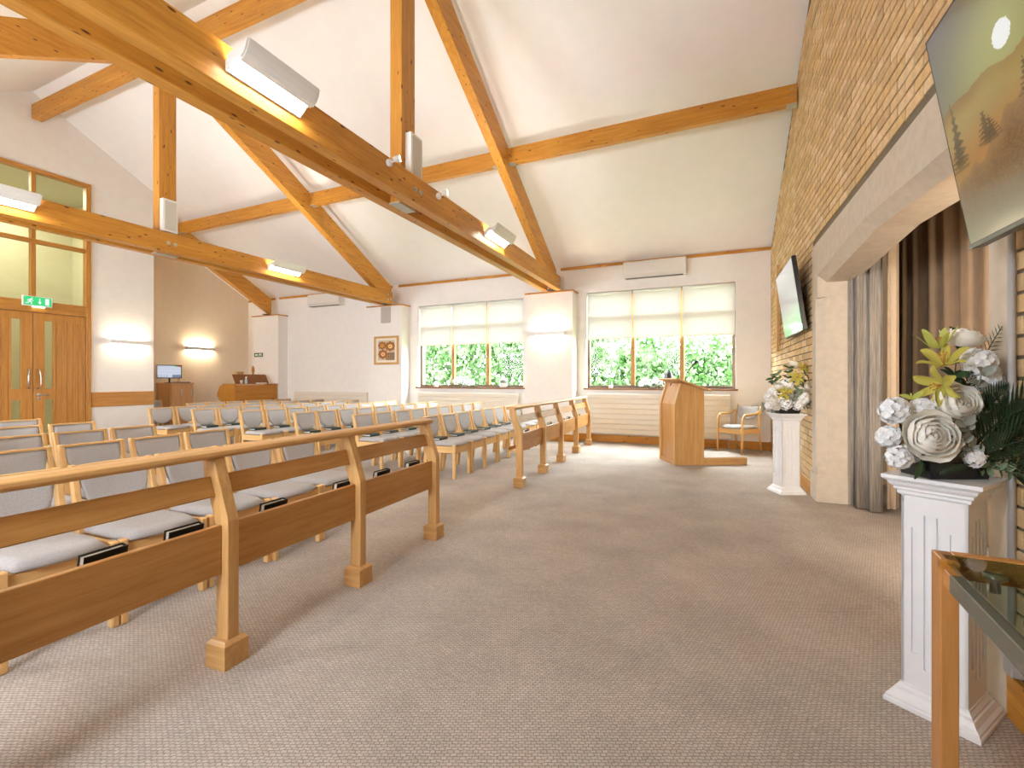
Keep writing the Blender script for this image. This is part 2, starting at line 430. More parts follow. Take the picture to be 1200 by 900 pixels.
def door_leaf(ya, yb, mirror):
    # ya = meeting edge, going to yb (hinge); s = direction
    s = 1 if yb > ya else -1
    Y = lambda t: ya+s*t
    wd = abs(yb-ya)
    def r(t0, t1): return (min(Y(t0), Y(t1)), max(Y(t0), Y(t1)))
    g0, g1 = 0.155, 0.275
    b = B()
    bx(b, -.04, .004, *r(0.003, g0), 0.01, 2.41, bev=.002); bx(b, -.04, .004, *r(g1, g1+.035), 0.01, 2.41, bev=.002)
    bx(b, -.04, .004, *r(wd-.03, wd-.003), 0.01, 2.41, bev=.002)
    bx(b, -.04, .004, *r(g0, g1), 2.28, 2.41); bx(b, -.04, .004, *r(g0, g1), 0.86, 1.055); bx(b, -.04, .004, *r(g0, g1), 0.01, .22)
    bx(b, -.04, .004, *r(g1+.035, wd-.03), 2.28, 2.41, bev=.002)
    leaf = obj('door_leaf', b, wood('door', 'z'), d1)
    n = 5; t0 = g1+.035; tw = (wd-.03-t0)/n
    for i in range(n): box('board', (-.035, 0, *r(t0+i*tw+.003, t0+(i+1)*tw-.003), 0.02, 2.28), wood('door', 'z'), leaf, bev=.002)
    box('pane', (-.025, -.019, *r(g0, g1), 1.055, 2.28), door_glass, leaf); box('pane', (-.025, -.019, *r(g0, g1), .22, .86), door_glass, leaf)
    y = Y(0.055); b = B()
    tube(b, [(.004, y, 1.06), (.05, y+s*.012, 1.075), (.065, y+s*.022, 1.14), (.07, y+s*.026, 1.23), (.065, y+s*.022, 1.32), (.05, y+s*.012, 1.385), (.004, y, 1.40)], .011, 8)
    obj('pull_handle', b, steel, leaf, smooth=True)
    if not mirror:
        b = B(); tube(b, [(.004, Y(.07), .945), (.05, Y(.07), .945), (.055, Y(.085), .945), (.055, Y(.19), .945)], .01, 8)
        lathe(b, [(.026, 0), (.026, .008)], 12, M=Matrix.Translation((.004, Y(.07), .945)) @ Matrix.Rotation(PI/2, 4, 'Y'))
        lathe(b, [(.024, 0), (.024, .008)], 12, M=Matrix.Translation((.004, Y(.07), .88)) @ Matrix.Rotation(PI/2, 4, 'Y'))
        obj('lever_handle', b, steel, leaf, smooth=True)
door_leaf(4.068, 4.815, False); door_leaf(4.063, DY0+.075, True)
# notice board in the lobby behind the lower glass
# ---- brick wall (right), local frame rotated
BO = (0.745, YF); BR = math.radians(1.7)
wr = struct_empty('wall_right', (BO[0], BO[1], 0), BR)
A0, A1 = -3.70, -6.66                   # arch opening, local y
S0, S1 = -3.45, -6.90                   # stone surround outer edges
ZL = 2.57                               # top of lintel
def zcl(y): return zc(min(YF, YF+y*math.cos(BR)))
YB = -10.3
b = B()
mortar = plain('mortar', (0.17, 0.135, 0.09), 0.95, 0.1, 60)
def gl(b, ya, yb, z0, x0=0.0, x1=0.30):
    pts = [(ya, z0), (yb, z0), (yb, zcl(yb)+.05)]
    if ya < YR-YF < yb: pts.append((YR-YF, ZR+.05))
    pts.append((ya, zcl(ya)+.05)); prism(b, pts, 'x', x0, x1)
gl(b, YB, S1, 0); gl(b, S0, 0.05, 0); gl(b, S1, S0, ZL)
obj('mortar_bed', b, mortar, wr)
# bricks
brick_mats = []
for i in range(5):
    t = [(0.60, 0.405, 0.205), (0.66, 0.46, 0.245), (0.54, 0.365, 0.19), (0.69, 0.505, 0.295), (0.63, 0.42, 0.195)][i]
    brick_mats.append(plain('buff_brick_%d' % i, t, 0.9, 0.13, 24, bump=0.35))
PITCH_Z, PITCH_Y, JT = 0.075, 0.232, 0.0125
cells = []
row = 0; z = 0.0
while z < ZR:
    off = (row % 2)*PITCH_Y/2
    k = 0
    y = 0.0+off
    while y > -8.75:
        ya, yb = y-PITCH_Y+JT, y
        yb = min(yb, -0.004)
        z0, z1 = z+JT, z+PITCH_Z
        def clip(ya, yb):
            if z0 < ZL:
                if yb > S0 > ya: ya = S0+.004
                if ya < S1 < yb: yb = S1-.004
                if ya < S0 and yb > S1 and (ya >= S1 and yb <= S0): return None
            return ya, yb
        c = clip(ya, yb)
        if c and c[1]-c[0] > 0.03:
            ya, yb = c
            zt = min(zcl(ya), zcl(yb))
            if z1 < zt-0.003 and not (z0 < ZL < z1): cells.append((ya, yb, z0, z1))
            elif z0 < ZL < z1 and (yb <= S1 or ya >= S0): cells.append((ya, yb, z0, z1))
            elif z0 < ZL < z1 and z1-ZL > .02: cells.append((ya, yb, ZL+.006, z1))
        y -= PITCH_Y
    z += PITCH_Z; row += 1
cy_, sy_ = math.cos(math.radians(CAM_YAW)), math.sin(math.radians(CAM_YAW))
def img(x, y, z):
    D = y*cy_-x*sy_
    if D < 0.1: return None
    return 600+548*(x*cy_+y*sy_)/D, 446-548*(z-1.2)/D, D
def brick_size(c):
    ya, yb, z0, z1 = c; ym = (ya+yb)/2
    P = [img(BO[0]-math.sin(BR)*q, YF+math.cos(BR)*q, zz) for q, zz in ((ya, z0), (yb, z1), (ym, (z0+z1)/2))]
    if any(p is None for p in P): return -1
    if not (-10 < P[2][0] < 1210 and -20 < P[2][1] < 905): return -1
    if ym < -7.02 and P[2][1] < 285: return 0
    return (yb-ya)*(z1-z0)/P[2][2]**2*548*548*min(1, abs(math.cos(math.atan2(1, 1)))+.2) * (abs(P[0][0]-P[1][0])/max(1e-3, (yb-ya)*548/P[2][2]))
cells.sort(key=brick_size, reverse=True)
variants = {}
bm_rest = B(); lay = []
for i, (ya, yb, z0, z1) in enumerate(cells):
    pr = 0.007+random.random()*0.004; mi = random.randrange(5)
    if i < 290:
        key = (round(yb-ya, 3), round(z1-z0, 3), mi)
        if key not in variants:
            q = B(); bx(q, -0.009, 0.01, 0, yb-ya, 0, z1-z0, bev=0.002); variants[key] = mesh_of('brick', q, brick_mats[mi])
        o = bpy.data.objects.new('brick', variants[key]); COL.objects.link(o); o.parent = wr
        o.location = (random.uniform(-.002, .002), ya, z0)
    else:
        n0 = len(bm_rest.faces); bx(bm_rest, -pr, 0.008, ya, yb, z0, z1)
        bm_rest.faces.ensure_lookup_table()
        for f in bm_rest.faces[n0:]: f.material_index = mi
o = obj('brickwork', bm_rest, brick_mats, wr); o['kind'] = 'stuff'
# skirting on the brick wall
for y0, y1 in ((S0, -0.02), (-8.6, S1)):
    box('skirting', (-0.03, -0.010, y0, y1, 0, 0.155), wood('glulam', 'y'), wr, bev=.003)
# stone surround: piers with stopped chamfers, and the shallow pointed lintel
def stone_pier(y_out, y_in, nm):
    s = 1 if y_in < y_out else -1              # far pier: opening on the -y side
    ch = 0.085
    plan_full = [(-.012, y_out), (-.012, y_in), (0.30, y_in), (0.30, y_out)]
    plan_ch = [(-.012, y_out), (-.012, y_in+s*ch), (ch-.012, y_in), (0.30, y_in), (0.30, y_out)]
    plan_base = [(-.028, y_out+s*.012), (-.028, y_in-s*.012), (0.30, y_in-s*.012), (0.30, y_out+s*.012)]
    if s < 0: plan_full, plan_ch, plan_base = plan_full[::-1], plan_ch[::-1], plan_base[::-1]
    b = B(); prism(b, plan_ch, 'z', 0.36, 2.02); obj('pier_shaft', b, stone, wr)
    b = B(); prism(b, plan_full, 'z', 0.27, 0.36); obj('pier_stop', b, stone, wr)
    b = B(); prism(b, plan_full, 'z', 2.02, 2.165); obj('pier_head', b, stone, wr)
    b = B(); prism(b, plan_base, 'z', 0, 0.27, bev=.006); obj('plinth', b, stone, wr)
stone_pier(S0, A0, 'far'); stone_pier(S1, A1, 'near')
b = B(); ym = (A0+A1)/2; zs, zp, ch = 2.165, 2.25, 0.075
for ya, yb in ((A0, ym), (ym, A1)):
    za, zb = (zs, zp) if ya == A0 else (zp, zs)
    pl = [(ya, yb, za, zb)]
    # profile lofted between the two ends: front face, chamfer, soffit, back, top
    rings = []
    for y, zz in ((ya, za), (yb, zb)):
        rings.append([b.verts.new(p) for p in ((-.012, y, ZL), (-.012, y, zz+ch), (ch-.012, y, zz), (0.30, y, zz), (0.30, y, ZL))])
    F = []
    for i in range(5): F.append(b.faces.new((rings[0][i], rings[0][(i+1) % 5], rings[1][(i+1) % 5], rings[1][i])))
    F.append(b.faces.new(rings[0])); F.append(b.faces.new(rings[1][::-1]))
    bmesh.ops.recalc_face_normals(b, faces=F)
for ya, yb in ((S0, A0), (A1, S1)): bx(b, -.012, .30, min(ya, yb), max(ya, yb), 2.165, ZL)
obj('lintel', b, stone, wr)
# recess behind the arch
b = B()
bx(b, 1.55, 1.65, -7.3, -2.4, 0, 2.9); bx(b, 0.30, 1.6, -2.5, -2.4, 0, 2.9); bx(b, 0.30, 1.6, -7.3, -7.2, 0, 2.9); bx(b, 0.30, 1.6, -7.3, -2.4, 2.8, 2.9)
obj('recess_lining', b, plain('recess_paint', (0.40, 0.30, 0.20), 0.85, 0.03), wr)

# ---- windows
def window(n):
    x0, x1 = WIN[n]; w = struct_empty('window_%d' % n, (0, YF, 0)); wx = (x1-x0)/3
    fr = 0.055
    box('jamb', (x0, x0+fr, .10, .17, ZS, ZT), brownframe, w, bev=.004); box('jamb', (x1-fr, x1, .10, .17, ZS, ZT), brownframe, w, bev=.004)
    box('head', (x0+fr, x1-fr, .10, .17, ZT-fr, ZT), brownframe, w); box('bottom_rail', (x0+fr, x1-fr, .10, .17, ZS, ZS+fr), brownframe, w)
    for i in (1, 2): box('mullion', (x0+i*wx-.04, x0+i*wx+.04, .10, .17, ZS+fr, ZT-fr), wood('panel', 'z'), w, bev=.004)
    for i in range(3):
        a = x0+i*wx+(fr if i == 0 else .04); c = x0+(i+1)*wx-(fr if i == 2 else .04)
        box('transom', (a, c, .105, .165, 2.42, 2.49), brownframe, w)
        box('pane', (a, c, .132, .138, ZS+fr, 2.42), win_glass, w); box('pane', (a, c, .132, .138, 2.49, ZT-fr), win_glass, w)
    box('sill', (x0-.04, x1+.04, -.045, .10, ZS-.03, ZS), wood('dark', 'x'), w, bev=.004)
    for i in range(3):
        pos = ['left-hand', 'middle', 'right-hand'][i]; side = {1: 'left', 2: 'right'}[n]
        t = thing('roller_blind', 'half-lowered white roller blind, %s one of the %s window' % (pos, side), 'blind', (x0+(i+.5)*wx, YF+.055, 0), 0, 'roller blinds')
        hw = wx/2-.012
        bb = B(); NX = 2
        shell(bb, [[(-hw, 0, 2.04), (hw, 0, 2.04)], [(-hw, 0, ZT-.05), (hw, 0, ZT-.05)]], [[(-hw, .002, 2.04), (hw, .002, 2.04)], [(-hw, .002, ZT-.05), (hw, .002, ZT-.05)]])
        obj('fabric', bb, blind_m, t)
        bb = B(); tube(bb, [(-hw, .012, ZT-.028), (hw, .012, ZT-.028)], .022, 10); obj('roller', bb, white, t, smooth=True)
        box('bottom_bar', (-hw, hw, -.006, .008, 2.02, 2.04), cream_metal, t, bev=.002)
window(1); window(2)

# outside: ground and hedge
struct(box('ground', (-30, 20, YF+.3, 40, -.4, -.3), plain('lawn', (0.10, 0.20, 0.05), 0.9, 0.3, 3)))
def leaf_mat():
    m, nt, b = mat_new('hedge_leaf'); nt.nodes.remove(b); o = nt.nodes['Material Output']
    oi = nt.nodes.new('ShaderNodeTexNoise'); oi.inputs['Scale'].default_value = 3.0
    r = nt.nodes.new('ShaderNodeValToRGB'); r.color_ramp.elements[0].color = (0.04, 0.095, 0.022, 1); r.color_ramp.elements[1].color = (0.17, 0.22, 0.125, 1)
    r.color_ramp.elements[0].position = .35; r.color_ramp.elements[1].position = .65
    tc = nt.nodes.new('ShaderNodeTexCoord'); nt.links.new(tc.outputs['Object'], oi.inputs['Vector']); nt.links.new(oi.outputs['Fac'], r.inputs['Fac'])
    d = nt.nodes.new('ShaderNodeBsdfDiffuse'); t = nt.nodes.new('ShaderNodeBsdfTranslucent'); mx = nt.nodes.new('ShaderNodeMixShader'); mx.inputs[0].default_value = .45
    nt.links.new(r.outputs['Color'], d.inputs[0]); nt.links.new(r.outputs['Color'], t.inputs[0])
    nt.links.new(d.outputs[0], mx.inputs[1]); nt.links.new(t.outputs[0], mx.inputs[2]); nt.links.new(mx.outputs[0], o.inputs[0])
    return m
hleaf = leaf_mat()
def hedge(name, label, n, fn, size):
    vs, fs = [], []
    for i in range(n):
        p = Vector(fn()); a = Vector((random.gauss(0, 1), random.gauss(0, 1), random.gauss(0, .6))).normalized()
        u = a.orthogonal().normalized(); v = a.cross(u)
        ang = random.random()*2*PI; u, v = u*math.cos(ang)+v*math.sin(ang), v*math.cos(ang)-u*math.sin(ang)
        s = size*random.uniform(.6, 1.3); k = len(vs)
        vs += [p-u*s, p+v*s*.5+a*s*.15, p+u*s, p-v*s*.5+a*s*.15]; fs += [(k, k+1, k+2), (k, k+2, k+3)]
    me = bpy.data.meshes.new(name); me.from_pydata(vs, [], fs); me.materials.append(hleaf)
    o = bpy.data.objects.new(name, me); COL.objects.link(o); tag(o, label, 'hedge'); o['kind'] = 'stuff'
    return o
hedge('garden_hedge', 'bright leafy hedge seen through the left window', 16500, lambda: (random.uniform(-12.5, -2.9), 12.4+random.random()*.9, 3.3*random.random()-.3), .11)
hedge('garden_shrubs', 'loose sunlit shrubs seen through the right window', 9000, lambda: (random.uniform(-2.8, 0.6), 12.6+random.random()*1.2, max(-.3, min(3.4, random.gauss(.9, .95)))), .10)
hedge('garden_tree', 'green leafy tree beyond the right-hand panes of the right window', 9000, lambda: (random.gauss(2.2, .75), 14.9+max(-.7, min(.7, random.gauss(0, .4))), max(-.3, random.gauss(1.7, .9))), .10)

# ---------------------------------------------------------------- roof timbers
def zb(y): return 4.343-SL*(y-6.5)
RD = 0.42
gl_ = wood
def truss(name, label, ox, rot, ky):
    t = thing(name, label, 'truss', (ox, 8.8, 0), rot, 'roof trusses')
    L = lambda y: y-8.8
    for x0, x1 in ((.075, .195), (-.195, -.075)): box('bottom_chord', (x0, x1, L(-.75), L(8.79), 2.985, 3.255), wood('glulam', 'y'), t, bev=.005)
    box('king_post', (-.072, .072, L(ky), L(ky+.225), 2.985, 5.85), wood('glulam', 'z'), t, bev=.004)
    b = B(); prism(b, [(L(4.125), zb(4.125)), (L(8.9), zb(8.9)), (L(8.9), zb(8.9)+RD), (L(4.01), zb(4.01)+RD)][:4], 'x', -.07, .07, bev=.004); obj('rafter', b, wood('glulam', 'y'), t)
    m = lambda y: 2*YR-y
    b = B(); prism(b, [(L(m(4.23)), zb(4.23)), (L(m(8.9)), zb(8.9)), (L(m(8.9)), zb(8.9)+RD), (L(m(4.12)), zb(4.12)+RD)], 'x', -.07, .07, bev=.004); obj('rafter', b, wood('glulam', 'y'), t)
    b = B(); bx(b, -.06, .06, L(ky-.03), L(ky+.26), 2.972, 2.984); obj('base_plate', b, galv, t)
    for yy, zz in ((ky+.05, 3.11), (ky+.14, 3.11), (8.62, 3.18), (8.62, 3.06), (8.72, 3.09)):
        b = B(); lathe(b, [(.026, 0), (.026, .006), (.013, .007), (.013, .018)], 10, M=Matrix.Translation((.195, L(yy), zz)) @ Matrix.Rotation(PI/2, 4, 'Y')); obj('bolt', b, steel, t)
    b = B(); bx(b, -.07, .07, L(8.72), L(8.9), 2.982, 3.0); obj('bearing_shoe', b, plain('dark_steel', (.06, .055, .05), .5, .1), t)
    return t
T1X, T2X, T3X = -3.125, -7.225, XD
T1R = math.radians(1.4)
truss('roof_truss', 'nearer exposed timber roof truss crossing above the front pew', T1X, T1R, 3.80)
truss('roof_truss', 'farther exposed timber roof truss ending at the pier with the picture', T2X, 0, 3.90)
t = thing('rafter_beam', 'single timber rafter beside the door wall, sloping down to the organ pier', 'rafter', (T3X, 8.8, 0))
b = B(); prism(b, [(4.125-8.8, zb(4.125)), (.1, zb(8.9)), (.1, zb(8.9)+RD), (4.01-8.8, zb(4.01)+RD)], 'x', -.158, -.018, bev=.004); obj('beam', b, wood('glulam', 'y'), t)
b = B(); bx(b, -.15, -.03, -.08, .1, 2.982, 3.0); obj('bearing_shoe', b, plain('dark_steel', (.06, .055, .05), .5, .1), t)
for i, (x0, x1, lab) in enumerate([(-11.18, -7.30, 'left bay, far from the brick wall'), (-7.15, -3.16, 'middle bay between the two trusses'), (-3.01, 0.80, 'right bay, running into the brick wall')]):
    t = thing('purlin', 'timber purlin on the far roof slope in the %s' % lab, 'purlin', (0, 6.5, 0), 0, 'roof purlins')
    box('beam', (x0, x1, 0, .10, 4.52, 4.76), wood('glulam', 'x'), t, bev=.004)
    for xx in (x0, x1):
        b = B(); xa, xb = (xx, xx+.11) if xx == x0 else (xx-.11, xx); bx(b, xa, xb, -.004, .104, 4.513, 4.53); obj('hanger', b, galv, t)
        for zz in (4.62, 4.70):
            b = B(); lathe(b, [(.014, 0), (.014, .01)], 8, M=Matrix.Translation(((xa+xb)/2, 0, zz)) @ Matrix.Rotation(PI/2, 4, 'X')); obj('bolt', b, steel, t)
    t2 = thing('ridge_beam', 'timber ridge beam at the roof peak in the %s' % lab, 'beam', (0, YR, 0), 0, 'ridge beams')
    box('beam', (x0, x1, -.02, .12, 5.85, 6.10), wood('glulam', 'x'), t2, bev=.004)

# ---------------------------------------------------------------- light fittings
lamp_truss = emis('truss_lamp', LAMP_WARM, TRUSS_STRENGTH)
lamp_wall = emis('wall_lamp', (1.0, 0.82, 0.56), WALL_STRENGTH)
def truss_light(label, ox, oy, oz, rot, L=.64):
    t = thing('truss_light', label, 'light', (ox, oy, oz), rot, 'linear lights on the roof trusses')
    box('back_plate', (0, .016, 0, L, -.07, .0), white, t, bev=.003)
    # concave reflector arm as S-profile end caps
    prof = [(.016, -.06), (.035, -.045), (.065, -.012), (.095, -.004), (.13, -.018), (.16, .005), (.18, .045), (.192, .088), (.15, .05), (.11, .04), (.06, .045), (.016, .02)]
    for y0 in (0, L-.012):
        b = B(); prism(b, prof, 'y', y0, y0+.012); obj('end_cap', b, white, t)
    outer = [(.115, -.026), (.145, -.014), (.168, .012), (.185, .048), (.195, .092)]
    b = B(); prism(b, outer+[(x-.008, z+.006) for x, z in outer[::-1]], 'y', .012, L-.012); obj('reflector', b, white, t)
    box('diffuser', (.03, .112, .016, L-.016, -.008, .010), lamp_truss, t, bev=.003)
    return t
T1 = lambda y: T1X+math.cos(T1R)*.195-math.sin(T1R)*(y-8.8)
truss_light('large linear light nearest the camera, on the near truss', T1(1.87), 1.87, 3.15, T1R, .56)
truss_light('small far linear light on the near truss, by the pier with the wall light', T1(5.40), 5.40, 3.15, T1R)
truss_light('linear light on the far truss in front of the overlight above the doors', -7.03, 1.92, 3.15, 0)
truss_light('linear light on the far truss, beside the air conditioner', -7.03, 5.50, 3.15, 0)
T1b = lambda y: T1X-math.cos(T1R)*.195-math.sin(T1R)*(y-8.8)
truss_light('linear light on the hidden side of the far truss, toward the doors', -7.42, 2.6, 3.15, PI)
truss_light('linear light on the hidden side of the far truss, toward the organ', -7.42, 6.14, 3.15, PI)
truss_light('linear light on the hidden side of the near truss, above the far truss king post', T1b(2.44), 2.44, 3.15, T1R+PI)
truss_light('linear light on the hidden side of the near truss, toward the windows', T1b(5.9), 5.9, 3.15, T1R+PI)

def wall_light(label, ox, oy, oz, rot, L=.66):
    t = thing('wall_light', label, 'light', (ox, oy, oz), rot, 'slim wall lights')
    box('bracket', (0, .03, .02, .14, -.03, .03), white, t); box('bracket', (0, .03, L-.14, L-.02, -.03, .03), white, t)
    b = B(); prism(b, [(.085, -.042), (.102, -.030), (.106, .044), (.100, .044), (.092, -.024), (.078, -.034)], 'y', 0, L); obj('shade', b, white, t)
    box('up_diffuser', (.034, .085, .02, L-.02, .005, .018), lamp_wall, t)
    box('down_diffuser', (.034, .074, .02, L-.02, -.04, -.029), lamp_wall, t)
    for y0 in (-.01, L): box('end_cap', (.0, .106, y0, y0+.01, -.042, .044), white, t)
wall_light('slim wall light beside the double doors', XD, 5.185, 1.985, 0)
wall_light('slim wall light above the cabinet in the alcove', -12.5, 7.43, 2.03, 0, .68)
wall_light('slim wall light on the pier between the two windows', -3.51, 8.85, 2.14, -PI/2)

def spot(label, y):
    t = thing('spotlight', label, 'light', (T1(y), y, 3.19), T1R, 'spotlights on the near truss')
    b = B(); lathe(b, [(.03, 0), (.034, .01), (.034, .03), (.02, .04)], 14, M=Matrix.Rotation(PI/2, 4, 'Y')); obj('base', b, white, t, smooth=False)
    b = B(); tube(b, [(.035, 0, 0), (.06, .02, .02)], .008, 8); obj('arm', b, white, t)
    M = Matrix.Translation((.065, .035, .04)) @ Matrix.Rotation(math.radians(40), 4, 'Z') @ Matrix.Rotation(math.radians(75), 4, 'Y')
    b = B(); lathe(b, [(.018, -.03), (.026, -.015), (.030, .03)], 14, M=M); obj('head', b, white, t)
    b = B(); lathe(b, [(.027, .0305), (.027, .034)], 14, M=M); obj('lens', b, emis('spot_lens', (1, .85, .62), 60), t)
spot('left spotlight on the near truss, at the foot of the king post', 3.43)
spot('right spotlight on the near truss, between king post and linear light', 4.27)

def post_speaker(label, ox, oy, z0, z1, rot, w):
    t = thing('loudspeaker', label, 'speaker', (ox, oy, 0), rot, 'white loudspeakers on the king posts')
    b = B(); bx(b, 0, .075, 0, w, z0, z1, bev=.006); obj('cabinet', b, white, t)
    b = B(); bx(b, .072, .0785, .025, w-.025, z0+.03, z1-.03); obj('grille', b, plain('pale_mesh', (.62, .59, .55), .8, .1, 200), t)
post_speaker('white loudspeaker on the king post of the near truss', T1X+.19, 3.86, 3.26, 3.71, T1R, .20)
post_speaker('white loudspeaker on the king post of the far truss', T2X+.074, 3.905, 3.28, 3.74, 0, .20)

# ---------------------------------------------------------------- wall equipment
def aircon(label, x0, x1):
    t = thing('air_conditioner', label, 'air conditioner', (x0, YF, 3.13), 0, 'air conditioners on the window wall'); w = x1-x0
    b = B(); prism(b, [(0, .02), (0, .315), (-.17, .315), (-.20, .29), (-.205, .07), (-.16, .0), (-.05, .0)], 'x', 0, w, bev=.004); obj('case', b, plain('ac_case', (.74, .70, .65), .4, .01), t)
    box('flap', (.05, w-.06, -.185, -.10, .0, .006), white, t)
    box('vent_slot', (.04, w-.05, -.195, -.09, -.002, .002), plain('vent_dark', (.12, .11, .10), .7, .1), t)
    box('badge', (w*.42, w*.56, -.208, -.203, .10, .108), white, t)
aircon('wall air conditioner above the right window', -1.74, -.62)
aircon('wall air conditioner under the eaves between organ pier and picture pier', -9.94, -8.84)

def radiator(label, x0, x1, z0, z1, n):
    t = thing('radiator', label, 'radiator', ((x0+x1)/2, YF, 0), 0, 'panel radiators'); hw = (x1-x0)/2; h = (z1-z0)/n
    box('back_panel', (-hw+.01, hw-.01, -.095, -.03, z0+.01, z1-.01), cream_metal, t)
    me = None
    for i in range(n):
        if me is None:
            b = B(); bx(b, -hw, hw, -.12, -.095, .004, h-.004, bev=.005); me = mesh_of('slat', b, cream_metal)
        o = bpy.data.objects.new('slat', me); COL.objects.link(o); o.parent = t; o.location = (0, 0, z0+i*h)
    for s in (-1, 1): box('side_cap', (s*hw-.006, s*hw+.006, -.115, -.02, z0, z1), cream_metal, t)
    box('bracket', (-hw+.2, -hw+.24, -.03, -.002, z0+.1, z1-.1), cream_metal, t); box('bracket', (hw-.24, hw-.2, -.03, 0, z0+.1, z1-.1), cream_metal, t)
    b = B(); tube(b, [(hw-.03, -.06, z0), (hw-.03, -.06, 0)], .009, 8); obj('pipe', b, steel, t)
radiator('cream panel radiator under the right window', -2.45, .10, .17, .95, 8)
radiator('cream panel radiator under the left window', -6.50, -3.96, .17, .93, 8)
radiator('cream panel radiator on the blank wall beside the picture pier', -10.52, -8.02, .17, .91, 8)

# framed print
def flowers(s, t):
    if s < .10 or s > .90 or t < .09 or t > .91: return (228, 220, 205)
    c = (196, 180, 150)
    if t < .40 and s > .48: c = (130+50*math.sin(s*60)+20*math.sin(t*50), 110, 80)
    for cx, cy, R, cc in ((.30, .70, .21, (205, 150, 60)), (.68, .66, .25, (240, 205, 120)), (.34, .34, .24, (230, 190, 130))):
        dx, dy = s-cx, (t-cy)*1.2; r = math.hypot(dx, dy); a = math.atan2(dy, dx)
        if r < R*(.80+.2*abs(math.cos(a*4))): c = (150+14*math.cos(a*9), 88, 30)
        if r < R*(.30+.14*abs(math.cos(a*4))): c = cc
        if r < R*.13: c = (120, 70, 25)
    return c
t = thing('framed_print', 'framed print of brown flowers on the centre pier', 'picture', (-7.26, 8.85, 1.915))
for d in ((-.36, -.31, -.335, .335), (.31, .36, -.335, .335)): box('frame', (d[0], d[1], -.03, 0, d[2], d[3]), wood('oak', 'z'), t, bev=.003)
for d in ((-.31, .31, -.335, -.285), (-.31, .31, .285, .335)): box('frame', (d[0], d[1], -.03, 0, d[2], d[3]), wood('oak', 'x'), t, bev=.003)
panel('print', t, .62, .57, 48, 44, flowers, attr_mat('print_ink'), Matrix.Translation((0, -.012, 0)))
t = thing('wall_speaker', 'flat beige wall speaker above the framed print', 'speaker', (-7.28, 8.85, 2.75))
box('frame', (-.14, .14, -.02, 0, -.19, .19), plain('beige_plastic', (.55, .48, .41), .6, .03), t, bev=.003)
box('grille', (-.125, .125, -.025, -.018, -.175, .175), grille, t)
t = thing('door_sensor', 'small white sensor box in the alcove corner', 'sensor', (-12.2, YF, 2.28))
box('case', (-.06, .06, -.06, 0, -.09, .09), white, t, bev=.01); box('lens', (-.03, .03, -.066, -.058, -.05, .02), cream_metal, t)

# exit signs
GREEN = (40, 210, 120); WH = (248, 252, 248)
def exit_art(s, t):
    x, y = s*3.05, t
    # running figure, left panel
    def seg(ax, ay, bx_, by, r):
        px, py = x-ax, y-ay; dx, dy = bx_-ax, by-ay; h = max(0, min(1, (px*dx+py*dy)/(dx*dx+dy*dy)))
        return math.hypot(px-dx*h, py-dy*h) < r
    if math.hypot(x-.88, y-.80) < .075: return WH
    for q in ((.80, .66, .62, .42, .085), (.82, .66, 1.02, .52, .04), (.78, .66, .50, .62, .04), (.50, .62, .40, .48, .04), (.62, .42, .84, .32, .05), (.84, .32, .84, .14, .045), (.60, .42, .44, .22, .05), (.44, .22, .22, .22, .04)):
        if seg(*q): return WH
    if abs(x-1.75) < .05 and .35 < y < .85: return WH          # arrow down
    if .14 < y < .42 and abs(x-1.75) < (y-.14)*.62+.01 and abs(x-1.75) > (y-.14)*.62-.13: return WH
    if 2.36 < x < 2.78 and .12 < y < .90: return WH            # doorway
    return GREEN
t = thing('exit_sign', 'green running-man exit sign above the double doors', 'sign', (XD+.036, 4.10, 2.61))
box('case', (0, .045, -.20, .20, -.09, .085), white, t, bev=.005)
panel('sign_face', t, .37, .15, 92, 30, exit_art, attr_mat('sign_glow', 0.62), Matrix.Translation((.0465, 0, 0)) @ Matrix.Rotation(PI/2, 4, 'Z'))
box('lamp', (.0, .04, -.06, .10, -.105, -.09), emis('sign_lamp', (.8, 1, .9), 3), t)
def exit2(s, t):
    if t < .12 or t > .88 or s < .04 or s > .96: return (40, 60, 50)
    if s < .45: return (235, 240, 230) if (abs(t-.5) < .22 and .12 < s < .40) else (60, 110, 80)
    if math.hypot((s-.62)*2, t-.62) < .16 or abs((s-.62)-(t-.4)*.3) < .05 or abs(s-.86) < .05: return (225, 235, 225)
    return (60, 110, 80)
t = thing('exit_sign', 'small dark green direction sign on the organ pier', 'sign', (-11.66, 8.85, 1.905))
box('plate', (-.165, .165, -.012, 0, -.055, .055), plain('dark_green', (.02, .05, .03), .5, .05), t)
panel('sign_face', t, .32, .10, 40, 14, exit2, attr_mat('print_ink'), Matrix.Translation((0, -.013, 0)))

